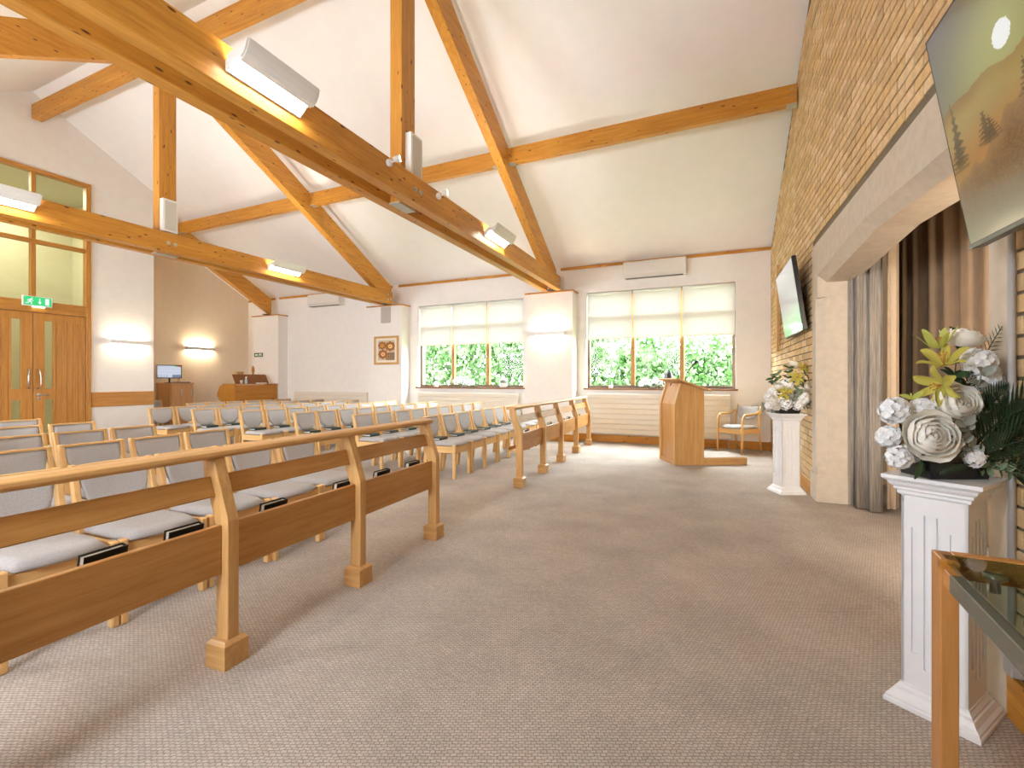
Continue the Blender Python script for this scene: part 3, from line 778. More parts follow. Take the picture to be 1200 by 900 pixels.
# ---------------------------------------------------------------- televisions
def hills(s, t):
    d = math.hypot((s-.285)*1.5, t-.69); glow = math.exp(-(d/.26)**2); wide = math.exp(-((s-.22)/.25)**2)
    def mix(a, b_, k): return [p*(1-k)+q*k for p, q in zip(a, b_)]
    st = lambda a, b_, x: max(0, min(1, (x-a)/(b_-a)))
    c = mix([84, 84, 86], [126, 124, 78], wide*st(1.0, .6, t)); c = mix(c, [158, 158, 98], glow*.9)
    rid = .615+.018*math.sin(s*14)+.01*math.sin(s*37)
    if t < rid:
        c = mix([116, 84, 42], [150, 128, 66], st(.0, .09, rid-t)); c = mix(c, [168, 150, 78], glow*.5)
    if t < rid-.03:
        k = st(0, .08, rid-.03-t); c = mix(c, [146, 124, 72], k*.8); c = mix(c, [158, 112, 58], st(.50, .40, t)*wide)
    sl = .25+.62*s+.02*math.sin(s*31)+.012*math.sin(s*83)
    if t < sl:
        n = .5+.5*math.sin(s*230+4*math.sin(t*90))*math.sin(t*170+s*120+2*math.sin(s*60)); k = st(0, .10, sl-t)
        c = mix([132, 104, 66], [98, 72, 42], k); c = mix(c, [150, 112, 68], n*.5)
    c = mix(c, [104, 108, 84], st(.30, .02, t)*.85)
    for tx, tb, tp, tw in ((.045, .38, .66, .035), (.035, .34, .50, .05), (.165, .37, .51, .045), (.185, .36, .46, .05), (.33, .42, .55, .035), (.38, .45, .60, .04), (.55, .5, .75, .05)):
        q = (t-tb)/(tp-tb)
        if -.05 < q < 1 and abs(s-tx) < tw*(1-q)*(.62+.38*math.sin(q*46+tx*40)): c = mix(c, [66, 56, 36], .75-.35*st(.25, -.05, q))
    if d < .050: c = [226, 228, 226]
    return c
def green_tv(s, t):
    g = max(0, min(1, 1.25-t/.36))
    k = 188+26*math.sin(t*7+.6)
    c = [k*(1-g)+136*g, k*(1-g)+214*g, k*(1-g)+140*g]
    if t < .26 and math.sin(s*46)*math.sin(t*70) > .55 and .25 < s < .8: c = [226, 240, 226]
    return c
def television(name, label, loc, rotz, tilt, w, h, fn, glow, nx, ny):
    t = thing(name, label, 'television', loc, rotz)
    M = Matrix.Rotation(tilt, 4, 'X')                 # local: screen faces -y, top leans out
    def mb(*d, bev=0):
        b = B(); bx(b, *d, bev=bev, M=M); return b
    obj('case', mb(-w/2, w/2, 0, .045, 0, h, bev=.006), black, t)
    obj('back_box', mb(-w*.36, w*.36, .045, .075, h*.12, h*.62, bev=.008), black, t)
    panel('screen', t, w-.03, h-.03, nx, ny, fn, attr_mat('screen_'+name.split('_')[0]+str(int(glow*100)), glow, .12), M @ Matrix.Translation((0, -.0015, h/2)))
    obj('bezel', mb(-w/2, w/2, -.003, 0, 0, .012), plain('bezel', (.05, .06, .05), .3, .02), t)
    obj('wall_bracket', mb(-.2, .2, .075, .11, h*.25, h*.6), black, t)
    b = B(); bx(b, -.16, -.12, .06, .16, h*.25, h*.60); bx(b, .12, .16, .06, .16, h*.25, h*.60); obj('arm', b, black, t)
    return t
# wall normal points to -x ; screen local -y -> world -x : rotate by -90deg
RT = BR-PI/2
television('wall_television', 'large wall television showing a misty sunset hillside, beside the arch', (.80, 1.475, 1.655), RT, math.radians(9.5), 1.33, .765, hills, 0.58, 260, 150)
tv2 = television('wall_television', 'tilted wall television with a green glow, between cross and arch', (.745, 6.36, 1.735), BR-PI/2, math.radians(8), 1.22, .80, green_tv, 0.48, 40, 30)
b = B(); tube(b, [(.30, .10, .60), (.36, .14, .66), (.42, .13, .62), (.40, .12, .50), (.34, .10, .42)], .006, 6); obj('cable', b, black, tv2)
t = thing('wall_strip', 'tall narrow wooden post fixed to the brick wall beyond the television', 'wall post', (.76, 7.98, 1.63), BR)
box('post', (-.045, -.012, -.045, .045, 0, 1.28), wood('oak', 'z'), t, bev=.003); box('fixing', (-.05, -.044, -.012, .012, 1.1, 1.124), steel, t)

# ---------------------------------------------------------------- pews
PR = math.radians(3.0)
def pew(label, origin, posts, y0, y1):
    t = thing('front_rail', label, 'pew', origin, PR, 'low oak pew fronts')
    lean = math.atan2(.09, .265)
    pts = [(.036, .105), (.036, .61), (-.050, .868), (-.120, .868), (-.112, .80), (-.036, .575), (-.036, .105)]
    me = None
    for yy in posts:
        b = B(); prism(b, pts, 'y', -.026, .026, bev=.003); p = obj('post', b, wood('oak', 'z'), t, loc=(0, yy, 0))
        b = B(); bx(b, -.056, .056, -.056, .056, 0, .112)
        fs = [f for f in b.faces if f.normal.z > .5 or f.calc_center_median().z > .11]
        es = [e for e in b.edges if all(v.co.z > .1 for v in e.verts)]
        bmesh.ops.bevel(b, geom=es, offset=.014, segments=1, affect='EDGES'); obj('foot_block', b, wood('oak', 'x'), p)
    # moulded top rail
    prof = [(-.140, .868), (-.150, .880), (-.146, .897), (-.125, .905), (-.06, .905), (-.038, .897), (-.034, .880), (-.044, .868)]
    b = B(); prism(b, prof, 'y', y0-.04, y1+.05, bev=.003); obj('top_rail', b, wood('oak', 'y'), t, smooth=False)
    ys = sorted(posts); spans = []
    if y0 < ys[0]-.1: spans.append((y0, ys[0]-.026))
    spans += [(a+.026, c-.026) for a, c in zip(ys, ys[1:])]
    for a, c in spans:
        box('lower_panel', (-.026, .0, a, c, .385, .592), wood('panel', 'y'), t, bev=.003)
        b = B(); M = Matrix.Translation((-.049, 0, .705)) @ Matrix.Rotation(-lean, 4, 'Y')
        bx(b, -.011, .011, a, c, 0, .09, bev=.003, M=M); obj('upper_panel', b, wood('panel', 'y'), t)
    b = B(); bx(b, -.150, -.026, y0, y1-.03, .388, .406); bx(b, -.150, -.136, y0, y1-.03, .406, .44); obj('book_trough', b, wood('oak', 'y'), t)
    return t
P1O, P2O = (-1.928, 1.317, 0), (-2.104, 4.857, 0)
pew('long oak pew front nearest the camera, at bottom left', P1O, (-.87, 0, .832, 1.692), -1.35, 1.692)
pew('farther oak pew front with five posts, by the right window', P2O, (0, .88, 1.757, 2.707, 3.687), 0, 3.687)
def std_book(label, o, ly, group):
    t = thing('hymn_book', label, 'book', (o[0]-math.sin(PR)*ly+math.cos(PR)*(-.095), o[1]+math.cos(PR)*ly+math.sin(PR)*(-.095), .407), PR+math.radians(random.uniform(-4, 4)), group)
    ln = Matrix.Rotation(math.radians(9), 4, 'Y')
    b = B(); bx(b, -.016, -.013, -.068, .068, 0, .205, M=ln); bx(b, .013, .016, -.068, .068, 0, .205, M=ln); bx(b, -.013, .013, .064, .068, 0, .205, M=ln); obj('cover', b, book_black, t)
    b = B(); bx(b, -.0125, .0125, -.062, .0635, .004, .198, M=ln); obj('pages', b, paper, t)
for i, yy in enumerate((.90, 1.18, 1.61, 2.10, 2.46, 2.82)):
    std_book('black hymn book in the trough of the near pew, %s from the left' % ORD[i], P1O, yy-1.317, 'hymn books in the near pew')
for i, yy in enumerate((5.25, 5.9, 6.25, 6.95, 7.3, 8.0)):
    std_book('black hymn book in the trough of the far pew, %s from its near end' % ORD[i], P2O, yy-4.857, 'hymn books in the far pew')

# ---------------------------------------------------------------- chairs
def xb(z): return -.195-(z-.40)*.25
def back_mesh(w, zt, zm, hb, nx=14, nz=7, th=.017):
    Fr, Bk = [], []
    for i in range(nx+1):
        y = -w/2+w*i/nx; q = min(1, abs(2*y/w)); z0 = zm-hb*math.sqrt(max(0, 1-q**2.1))
        rf, rb = [], []
        for j in range(nz+1):
            z = z0+(zt-z0)*j/nz
            edge = min(1, 4*min((z-z0), (zt-z))/.12+.25)*min(1, (1-q)*6+.3)
            xc = xb(z)-.018*(1-q*q)+.008
            rf.append((xc+th*edge, y, z)); rb.append((xc-th*edge, y, z))
        Fr.append(rf); Bk.append(rb)
    b = B(); shell(b, Fr, Bk); return b
def seat_mesh(hw, x0, x1, z0, n=12, m=12):
    T, U = [], []
    for i in range(n+1):
        s = i/n; rt, ru = [], []
        for j in range(m+1):
            t = -1+2*j/m
            xf = x1-.030*t*t; x = x0+(xf-x0)*s
            k = hw if s < .72 else hw-(hw-.170)*min(1, (s-.72)/.14)
            e = min(1, min(s, 1-s)*9+.05)**.5*min(1, (1-abs(t))*7+.08)**.5
            rt.append((x, t*k, z0+.012+.040*e)); ru.append((x-(.012 if s > .9 else 0), t*k*.985, z0+.004*(1-e)))
        T.append(rt); U.append(ru)
    b = B(); shell(b, T, U); return b
HW = .198
def make_chair(label, loc, rot, group):
    t = thing('stacking_chair', label, 'chair', loc, rot, group)
    obj('seat', seat_mesh(.183, -.20, .235, .392), fabric, t, smooth=True)
    obj('backrest', back_mesh(.335, .728, .655, .185), fabric, t, smooth=True)
    for s in (-1, 1):
        b = B(); bx(b, .172, .214, s*HW-.016, s*HW+.016, 0, .416, bev=.005); obj('leg', b, wood('beech', 'z'), t)
        y = s*(HW-.012)
        pts = [(-.262, 0), (-.225, 0), (-.178, .36), (-.180, .42), (xb(.745)+.020, .745), (xb(.745)-.016, .745), (xb(.45)-.028, .45), (-.222, .36)]
        b = B(); prism(b, pts, 'y', y-.014, y+.014, bev=.003); obj('leg', b, wood('beech', 'z'), t)
        box('side_rail', (-.19, .172, s*(HW-.004)-.011, s*(HW-.004)+.011, .312, .39), wood('beech', 'x'), t, bev=.003)
    box('front_apron', (.178, .198, -HW+.016, HW-.016, .30, .39), wood('beech', 'y'), t, bev=.002)
    box('rear_apron', (-.205, -.185, -HW+.026, HW-.026, .32, .385), wood('beech', 'y'), t, bev=.002)
    A, Bq = [], []
    for i in range(9):
        q = -1+i/4; y = q*(HW-.026); x = xb(.735)-.018*(1-q*q)+.008
        A.append([(x-.017, y, .728), (x+.017, y, .728)]); Bq.append([(x-.015, y, .742), (x+.015, y, .742)])
    b = B(); shell(b, A, Bq); obj('top_rail', b, wood('beech', 'y'), t)
    return t
def make_book(label, loc, rot, group):
    t = thing('hymn_book', label, 'book', loc, rot, group)
    b = B(); bx(b, -.07, .07, -.10, .10, 0, .009); bx(b, -.07, .07, -.10, .10, .023, .032); bx(b, .062, .07, -.10, .10, .009, .023); obj('cover', b, book_green, t)
    b = B(); bx(b, -.064, .062, -.094, .094, .009, .023); obj('pages', b, paper, t)
    return t
chair0 = None; book0 = None
CR = math.radians(2.8)
ex = Vector((math.cos(CR), math.sin(CR), 0)); ey = Vector((-math.sin(CR), math.cos(CR), 0))
def put_chair(pos, rot, label, group):
    global chair0
    if chair0 is None: chair0 = make_chair(label, pos, rot, group); return chair0
    return dup(chair0, pos, rot, label, group)
def put_book(pos, rot, label, group):
    global book0
    if book0 is None: book0 = make_book(label, pos, rot, group); return book0
    return dup(book0, pos, rot, label, group)
PA = Vector((-2.765, 3.045, 0)); PIT = .437
for k, n in enumerate((5, 5, 5, 4, 3)):
    for j in range(n):
        p = PA-ex*(1.065*k+.215)-ey*((j+.5)*PIT)
        put_chair(p+ex*random.uniform(-.012, .012), CR+math.radians(random.uniform(-1, 1)),
                  'grey padded beech chair, %s from the aisle in the %s row behind the near pew' % (ORD[j], ORD[k]), 'chairs behind the near pew')
PBk = Vector((-2.955, 4.87, 0)); PIB = .444
for k, (j0, j1) in enumerate(((0, 8), (0, 9), (0, 9), (0, 9), (0, 9), (0, 9), (3, 9))):
    for j in range(j0, j1):
        p = PBk-ex*(1.065*k+.215)+ey*((j+.5)*PIB); r = CR+math.radians(random.uniform(-1, 1))
        p = p+ex*random.uniform(-.015, .015)
        put_chair(p, r, 'grey padded beech chair, %s from the aisle in the %s row behind the far pew' % (ORD[j], ORD[k]), 'chairs behind the far pew')
        if k < 5: put_book(p+Vector((-.135*math.cos(r), -.135*math.sin(r), .446)), r, 'dark green hymn book, %s from aisle, %s chair row behind far pew' % (ORD[j], ORD[k]), 'hymn books on the chairs')
put_chair(Vector((-11.80, 6.47, 0)), 0.1, 'grey padded chair in the alcove, half hidden by the wall end', 'chairs apart from the rows')

# armchair beside the lectern
AR = math.atan2(-.35, -.28)
t = thing('armchair', 'grey armchair with curved wooden arms beside the lectern step', 'armchair', (.215, 8.73, 0), AR)
obj('seat', seat_mesh(.222, -.20, .225, .40), fabric, t, smooth=True)
b = back_mesh(.42, .765, .70, .17); obj('backrest', b, fabric, t, smooth=True)
for s in (-1, 1):
    y = s*.235
    b = B(); tube(b, [(.205, y, 0), (.20, y, .30), (.195, y, .52), (.175, y, .60), (.13, y, .635)], [.014, .018, .018, .018, .018], 10); obj('leg', b, wood('beech', 'z'), t, smooth=True)
    b = B(); tube(b, [(-.29, y*.96, 0), (-.22, y*.96, .36), (xb(.6), y*.94, .60), (xb(.79), y*.92, .79)], [.013, .018, .017, .013], 10); obj('leg', b, wood('beech', 'z'), t, smooth=True)
    b = B(); tube(b, [(.13, y, .635), (.02, y, .635), (-.12, y, .645), (-.20, y*.98, .675), (xb(.70)-.005, y*.93, .70)], [.018, .020, .018, .017, .015], 10); obj('arm', b, wood('beech', 'x'), t, smooth=True)
    box('side_rail', (-.20, .19, y-.012, y+.012, .33, .40), wood('beech', 'x'), t, bev=.003)
box('front_apron', (.18, .20, -.222, .222, .32, .40), wood('beech', 'y'), t, bev=.003); box('rear_apron', (-.21, -.19, -.215, .215, .33, .39), wood('beech', 'y'), t, bev=.003)

# ---------------------------------------------------------------- lectern and step
LR = math.radians(27.6); LO = (-.625, 6.985, 0)
t = thing('lectern', 'angled oak lectern with sloping top and gooseneck microphone', 'lectern', LO, LR)
lw, ldp = .57, .42
side = [(0, 0), (ldp, 0), (ldp, 1.065), (.085, 1.165), (.0, .86)]
for y0, y1 in ((0, .022), (lw-.022, lw)):
    b = B(); prism(b, [(x+.02 if x < .3 else x, z) for x, z in side], 'y', y0, y1, bev=.002); obj('side_panel', b, wood('oak', 'z'), t)
fpost = [(-.012, 0), (.045, 0), (.045, .85), (.128, 1.155), (.075, 1.165), (-.012, .86)]
for y0, y1 in ((-.008, .05), (lw-.05, lw+.008)):
    b = B(); prism(b, fpost, 'y', y0, y1, bev=.003); obj('corner_post', b, wood('oak', 'z'), t)
b = B(); prism(b, [(.008, .02), (.024, .02), (.024, .855), (.105, 1.155), (.09, 1.16), (.008, .86)], 'y', .05, lw-.05); obj('front_panel', b, wood('panel', 'z'), t)
b = B(); bx(b, -.004, .04, .05, lw-.05, 0, .05); obj('bottom_rail', b, wood('oak', 'y'), t)
b = B(); prism(b, [(-.015, 1.215), (.50, 1.045), (.507, 1.065), (-.01, 1.237)], 'y', -.07, lw+.07, bev=.004); obj('top', b, wood('oak', 'x'), t)
b = B(); bx(b, .485, .50, -.02, lw+.02, 1.068, 1.085); obj('book_stop', b, wood('oak', 'y'), t)
b = B(); tube(b, [(.20, .12, 1.16), (.20, .12, 1.24), (.22, .10, 1.32), (.27, .06, 1.41), (.30, .03, 1.45)], .008, 6)
lathe(b, [(.02, 0), (.02, .03)], 10, c=(.20, .12, 1.155)); tube(b, [(.295, .035, 1.445), (.33, .01, 1.48)], .018, 8); obj('microphone', b, black, t)
b = B(); tube(b, [(.03, .2, 1.17), (.02, .22, 1.13), (.03, .26, 1.12)], .005, 6); obj('clip', b, black, t)
t = thing('speaker_step', 'low carpet-topped step with oak front beside the lectern', 'step', LO, LR)
box('riser', (ldp+.005, 1.05, 0, .022, 0, .10), wood('oak', 'x'), t, bev=.002); box('riser', (ldp+.005, 1.05, lw-.022, lw, 0, .10), wood('oak', 'x'), t, bev=.002)
box('riser', (1.028, 1.05, .022, lw-.022, 0, .10), wood('oak', 'y'), t, bev=.002)
b = B(); bx(b, ldp+.005, 1.028, .022, lw-.022, .09, .106); obj('carpet_top', b, carpet, t)

# ---------------------------------------------------------------- pedestals
def pedestal(label, loc, rot, h=.85):
    t = thing('pedestal', label, 'pedestal', loc, rot, 'white fluted pedestals'); H = .093
    def sq(prof):
        b = B(); rings = [[b.verts.new((sx*r, sy*r, z)) for sx, sy in ((-1, -1), (1, -1), (1, 1), (-1, 1))] for r, z in prof]
        for a, c in zip(rings, rings[1:]):
            for k in range(4): b.faces.new((a[k], a[(k+1) % 4], c[(k+1) % 4], c[k]))
        b.faces.new(rings[0][::-1]); b.faces.new(rings[-1]); return b
    obj('base', sq([(.135, 0), (.135, .014), (.130, .018), (.130, .026), (.120, .034), (.112, .05), (.106, .052), (.106, .060), (H+.004, .07), (H+.004, .078)]), whitewood, t)
    obj('capital', sq([(H+.002, h-.075), (H+.010, h-.068), (H+.010, h-.058), (H+.018, h-.052), (H+.018, h-.044), (.122, h-.034), (.126, h-.024), (.137, h-.016), (.140, h-.012), (.140, h)]), whitewood, t)
    # shaft: four corner stiles, flutes recessed between fillets
    b = B(); bx(b, -H+.007, H-.007, -H+.007, H-.007, .07, h-.07)
    n = 4; cell = 2*H/(n+.6); fw = .018
    for s in range(4):
        R = Matrix.Rotation(s*PI/2, 4, 'Z'); edges = [-H]; cs = [(-1.5+i)*.036 for i in range(4)]
        ends = [(.20, .66), (.15, .71), (.15, .71), (.20, .66)]
        prev = -H
        for c, (za, zb_) in zip(cs, ends):
            bx(b, prev, c-fw/2, -H, -H+.008, .07, h-.07, M=R)
            bx(b, c-fw/2, c+fw/2, -H, -H+.008, .07, za, M=R); bx(b, c-fw/2, c+fw/2, -H, -H+.008, zb_, h-.07, M=R); prev = c+fw/2
        bx(b, prev, H, -H, -H+.008, .07, h-.07, M=R)
    obj('shaft', b, whitewood, t)
    return t
PD1, PD2 = (.735, 2.22, 0), (.612, 5.80, 0)
pedestal('white fluted pedestal in the right foreground, under the large flowers', PD1, math.radians(-34.5))
pedestal('white fluted pedestal beside the arch, under the smaller flowers', PD2, math.radians(24))

# ---------------------------------------------------------------- flower arrangements
m_white = cloth_mat('petal_white', (.90, .905, .92), .10)
m_ivory = cloth_mat('petal_ivory', (.94, .915, .86), .10)
m_yellow = cloth_mat('petal_yellow', (.54, .49, .11), .3)
m_green = cloth_mat('lily_green', (.56, .60, .16), .3)
m_stamen = plain('stamen', (.55, .20, .03), .7, .1)
m_euc = plain('eucalyptus', (.27, .29, .26), .7, .12, 40)
m_leaf = plain('dark_leaf', (.035, .085, .028), .5, .25, 20)
m_palm = plain('palm_leaf', (.020, .045, .018), .45, .3, 20)
m_leaf2 = plain('mid_leaf', (.14, .21, .11), .55, .2, 20)
m_foam = plain('floral_foam', (.28, .22, .17), .9, .15, 60)
def orient(d, roll=0):
    return Vector(d).normalized().to_track_quat('Z', 'Y').to_matrix().to_4x4() @ Matrix.Rotation(roll, 4, 'Z')
def petal(b, M, L, Wd, cup, curl, n=4, m=3, tip=1.0, rnd=False):
    """petal from origin along +y, cupping in z"""
    g = []
    for i in range(n+1):
        s = i/n
        if rnd: w = Wd*min(1, .3+s*1.9)**.8*math.sqrt(max(.10, 1-(max(0, s-.55)/.45)**2.2*.9))
        else: w = Wd*math.sin(PI*min(1, (.12+.88*s))**tip)**.6 if s < 1 else Wd*.18
        row = []
        for j in range(m+1):
            q = -1+2*j/m
            row.append(b.verts.new(M @ Vector((q*w/2, s*L, cup*s*s*L+curl*L*max(0, s-.55)**2*4+abs(q)**2*w*.25))))
        g.append(row)
    for i in range(n):
        for j in range(m): b.faces.new((g[i][j], g[i][j+1], g[i+1][j+1], g[i+1][j]))
def rose(parent, c, R, d, mat):
    """nested bowls of overlapping round petals"""
    b = B(); M0 = Matrix.Translation(c) @ orient(d, random.random()*6)
    for k, (n, r, rim, fl) in enumerate([(5, 1.0, 88, .20), (5, .90, 68, .12), (5, .78, 55, .07), (4, .64, 48, .04), (4, .48, 42, 0), (3, .33, 36, 0), (3, .18, 30, 0)]):
        for i in range(n):
            a0 = 2*PI*(i+.5*(k % 2))/n+random.uniform(-.25, .25)+k*.7; half = PI/n*1.5; rim_i = rim+random.uniform(-9, 9)
            g = []
            for p in range(7):
                u = -1+p/3; row = []
                vm = 1-.30*abs(u)**2.5+.04*math.sin(u*6+k+i)
                for q in range(6):
                    v = q/5*vm; th = math.radians(150-(150-rim_i)*v)
                    rr = R*r*(1+fl*v**4-.05*(u+1)/2)*(1+.015*math.sin(u*9+i))
                    az = a0+u*half
                    row.append(b.verts.new(M0 @ Vector((rr*math.sin(th)*math.cos(az), rr*math.sin(th)*math.sin(az), .72*rr*math.cos(th)+R*.10*(1-r)))))
                g.append(row)
            for p in range(6):
                for q in range(5): b.faces.new((g[p][q], g[p+1][q], g[p+1][q+1], g[p][q+1]))
    return obj('rose', b, mat, parent, smooth=True)
def hydrangea(parent, c, R, mat, n=46):
    b = B()
    for i in range(n):
        ph = math.acos(1-2*(i+.5)/n); th = PI*(1+5**.5)*i
        d = Vector((math.cos(th)*math.sin(ph), math.sin(th)*math.sin(ph), math.cos(ph)))
        M = Matrix.Translation(Vector(c)+d*R*random.uniform(.72, .92)) @ orient(d+Vector((random.uniform(-.3, .3), random.uniform(-.3, .3), random.uniform(-.3, .3))), random.random()*PI)
        for q in range(4): petal(b, M @ Matrix.Rotation(q*PI/2, 4, 'Z'), R*.34, R*.40, .25, -.1, 3, 2, 1, True)
    return obj('hydrangea', b, mat, parent, smooth=True)
def lily(parent, c, R, d, mat, open_=.35):
    M0 = Matrix.Translation(c) @ orient(d)
    b = B()
    for i in range(6):
        petal(b, M0 @ Matrix.Rotation(i*PI/3, 4, 'Z') @ Matrix.Translation((0, R*.05, 0)), R, R*.50*(1 if i % 2 else .75), open_+(.1 if i % 2 else 0), -.55, 6, 3, 1.15)
    o = obj('lily', b, mat, parent, smooth=True)
    b = B()
    for i in range(6):
        a = i*PI/3+.4; p0 = M0 @ Vector((0, 0, 0)); p1 = M0 @ Vector((R*.16*math.cos(a), R*.16*math.sin(a), R*.62))
        tube(b, [p0, p1], R*.012, 4); tube(b, [p1, p1+Vector((R*.05, 0, R*.05))], R*.032, 5)
    obj('stamens', b, m_stamen, o)
    return o
def leafy(parent, base, tip, n, L, Wd, mat, name, rnd=.4):
    """sprig: stem with paired leaves"""
    b = B(); p0, p1 = Vector(base), Vector(tip); ax = (p1-p0)
    mid = (p0+p1)/2+Vector((0, 0, ax.length*.10))
    pts = [p0.lerp(mid, s/4).lerp(mid.lerp(p1, s/4), s/4) for s in range(5)]
    tube(b, pts, .0022, 5)
    for i in range(n):
        s = (i+1)/(n+.5); q = p0.lerp(mid, s).lerp(mid.lerp(p1, s), s)
        for sg in (-1, 1):
            side = ax.normalized().cross(Vector((0, 1, .25))).normalized()*sg
            d = side+ax.normalized()*.5+Vector((random.uniform(-rnd, rnd), random.uniform(-rnd, rnd), random.uniform(-rnd, rnd)))
            up = Vector((random.uniform(-.5, .5), -1, .6)).normalized()
            dd = d.normalized(); xx = dd.cross(up).normalized(); zz = xx.cross(dd)
            M = Matrix((( xx.x, dd.x, zz.x, q.x), (xx.y, dd.y, zz.y, q.y), (xx.z, dd.z, zz.z, q.z), (0, 0, 0, 1)))
            petal(b, M, L*random.uniform(.8, 1.15), Wd, .08, -.1, 3, 2)
    return obj(name, b, mat, parent, smooth=True)
def frond(parent, base, tip, sag, n, L, mat):
    b = B(); p0, p1 = Vector(base), Vector(tip); ax = p1-p0; mid = (p0+p1)/2+Vector((0, 0, sag))
    f = lambda s: p0.lerp(mid, s).lerp(mid.lerp(p1, s), s)
    tube(b, [f(s/8) for s in range(9)], [.003-.0002*s for s in range(9)], 5)
    for i in range(n):
        s = .12+.88*i/n; q = f(s); tg = (f(min(1, s+.02))-f(s-.02)).normalized()
        nrm = tg.cross(Vector((0.15, -1, .1))).normalized()
        ll = L*math.sin(PI*(.15+.8*s))**.6
        for sg in (-1, 1):
            d = (nrm*sg+tg*.85).normalized(); e = q+d*ll+Vector((0, 0, -ll*.12)); w = Vector((0, -.25, 1)).cross(d).normalized()*.0034
            m_ = q+d*ll*.5
            v = [b.verts.new(p) for p in (q-w*.5, q+w*.5, m_+w, e, m_-w)]
            b.faces.new(v)
    return obj('palm_frond', b, mat, parent)
def tray(parent, w, d, h):
    b = B(); A = [(-w/2*.86, -d/2*.8), (w/2*.86, -d/2*.8), (w/2*.86, d/2*.8), (-w/2*.86, d/2*.8)]
    r = [[b.verts.new((x*k, y*k, z)) for x, y in A] for k, z in ((1, 0), (1.16, h), (1.19, h), (1.19, h-.004), (1.12, h), (1.10, h*.6))]
    for a, c in zip(r, r[1:]):
        for k in range(4): b.faces.new((a[k], a[(k+1) % 4], c[(k+1) % 4], c[k]))
    b.faces.new(r[0][::-1]); b.faces.new(r[-1])
    obj('tray', b, black, parent)
    b = B(); bx(b, -w*.36, w*.36, -d*.32, d*.32, h*.5, h+.045, bev=.01); obj('foam', b, m_foam, parent)
YR_ = math.radians(CAM_YAW)
fa = thing('flower_arrangement', 'large white and yellow flower arrangement with palm leaves on the near pedestal', 'flowers', (PD1[0], PD1[1], .85), YR_)
tray(fa, .235, .16, .062)
def U(u, v, d=0.0):                     # offsets measured on the arrangement: right, back, up (metres)
    k = (1.722+d)/1.722
    return ((u-1099)/318*k, d, (559.6-v)/318*k)
rose(fa, U(1055, 506, -.10), .080, (-.25, -1, .25), m_ivory)
rose(fa, U(1098, 470, -.06), .070, (-.1, -1, .38), m_ivory)
rose(fa, U(1131, 398, .03), .062, (.1, -.25, 1), m_ivory)
rose(fa, U(1174, 440, .06), .058, (.35, -.3, .9), m_white)
for u, v, r, d in ((1033, 481, .050, -.03), (1068, 480, .042, -.02), (1029, 512, .040, -.02), (1029, 534, .040, -.06), (1133, 425, .050, -.02), (1146, 446, .048, -.01), (1104, 533, .030, -.10), (1052, 531, .035, -.03), (1125, 470, .045, .04)):
    hydrangea(fa, U(u, v, d), r, m_white)
lily(fa, U(1099, 412, .02), .062, (-.25, -.1, 1), m_green, 1.5)
lily(fa, U(1094, 428, -.02), .074, (-.5, -.35, .8), m_yellow, .9)
lily(fa, U(1082, 450, -.05), .072, (-1, -.3, -.2), m_yellow, .8)
leafy(fa, U(1070, 505, 0), U(1058, 462, -.01), 2, .045, .02, m_green, 'lily_bud', .2)
for (a, bb, n) in (((1120, 520, -.02), (1124, 430, -.07), 5), ((1110, 520, -.06), (1084, 488, -.12), 4), ((1115, 535, -.08), (1078, 505, -.12), 4)):
    leafy(fa, U(*a), U(*bb), n, .042, .034, m_euc, 'eucalyptus_sprig')
for (a, bb, n) in (((1120, 540, -.04), (1168, 512, -.12), 7), ((1120, 545, -.05), (1176, 540, -.12), 7), ((1130, 540, -.04), (1150, 520, -.12), 6), ((1115, 545, -.05), (1160, 552, -.14), 6)):
    leafy(fa, U(*a), U(*bb), n, .034, .020, m_leaf2, 'eucalyptus_sprig')
for (a, bb, n) in (((1120, 520, .05), (1135, 395, .06), 7), ((1110, 530, .03), (1095, 500, -.02), 5), ((1090, 530, 0), (1046, 540, -.08), 5), ((1120, 520, .04), (1170, 470, .02), 7), ((1105, 540, .02), (1110, 440, .0), 8), ((1130, 500, .08), (1160, 430, .08), 7)):
    leafy(fa, U(*a), U(*bb), n, .060, .024, m_leaf, 'leaf_sprig')
for (a, bb, sag, n, L) in (((1110, 535, -.04), (1197, 432, -.20), .10, 26, .13), ((1115, 540, -.06), (1212, 470, -.23), .08, 26, .14), ((1112, 525, -.02), (1150, 455, -.08), .06, 22, .10), ((1105, 530, -.05), (1110, 478, -.12), .03, 18, .08), ((1115, 545, -.06), (1210, 520, -.24), .05, 24, .12), ((1140, 548, -.08), (1182, 590, -.16), .09, 18, .07), ((1110, 520, .03), (1168, 385, .0), .05, 20, .07), ((1120, 530, -.08), (1165, 480, -.13), .05, 22, .10), ((1100, 540, -.10), (1048, 545, -.14), .02, 10, .03), ((1108, 535, -.06), (1142, 470, -.16), .05, 24, .10), ((1105, 540, -.08), (1165, 500, -.2), .05, 26, .10), ((1110, 540, -.05), (1190, 455, -.12), .07, 26, .12), ((1100, 535, -.02), (1128, 440, -.02), .04, 22, .08)):
    frond(fa, U(*a), U(*bb), sag, n, L, m_palm)

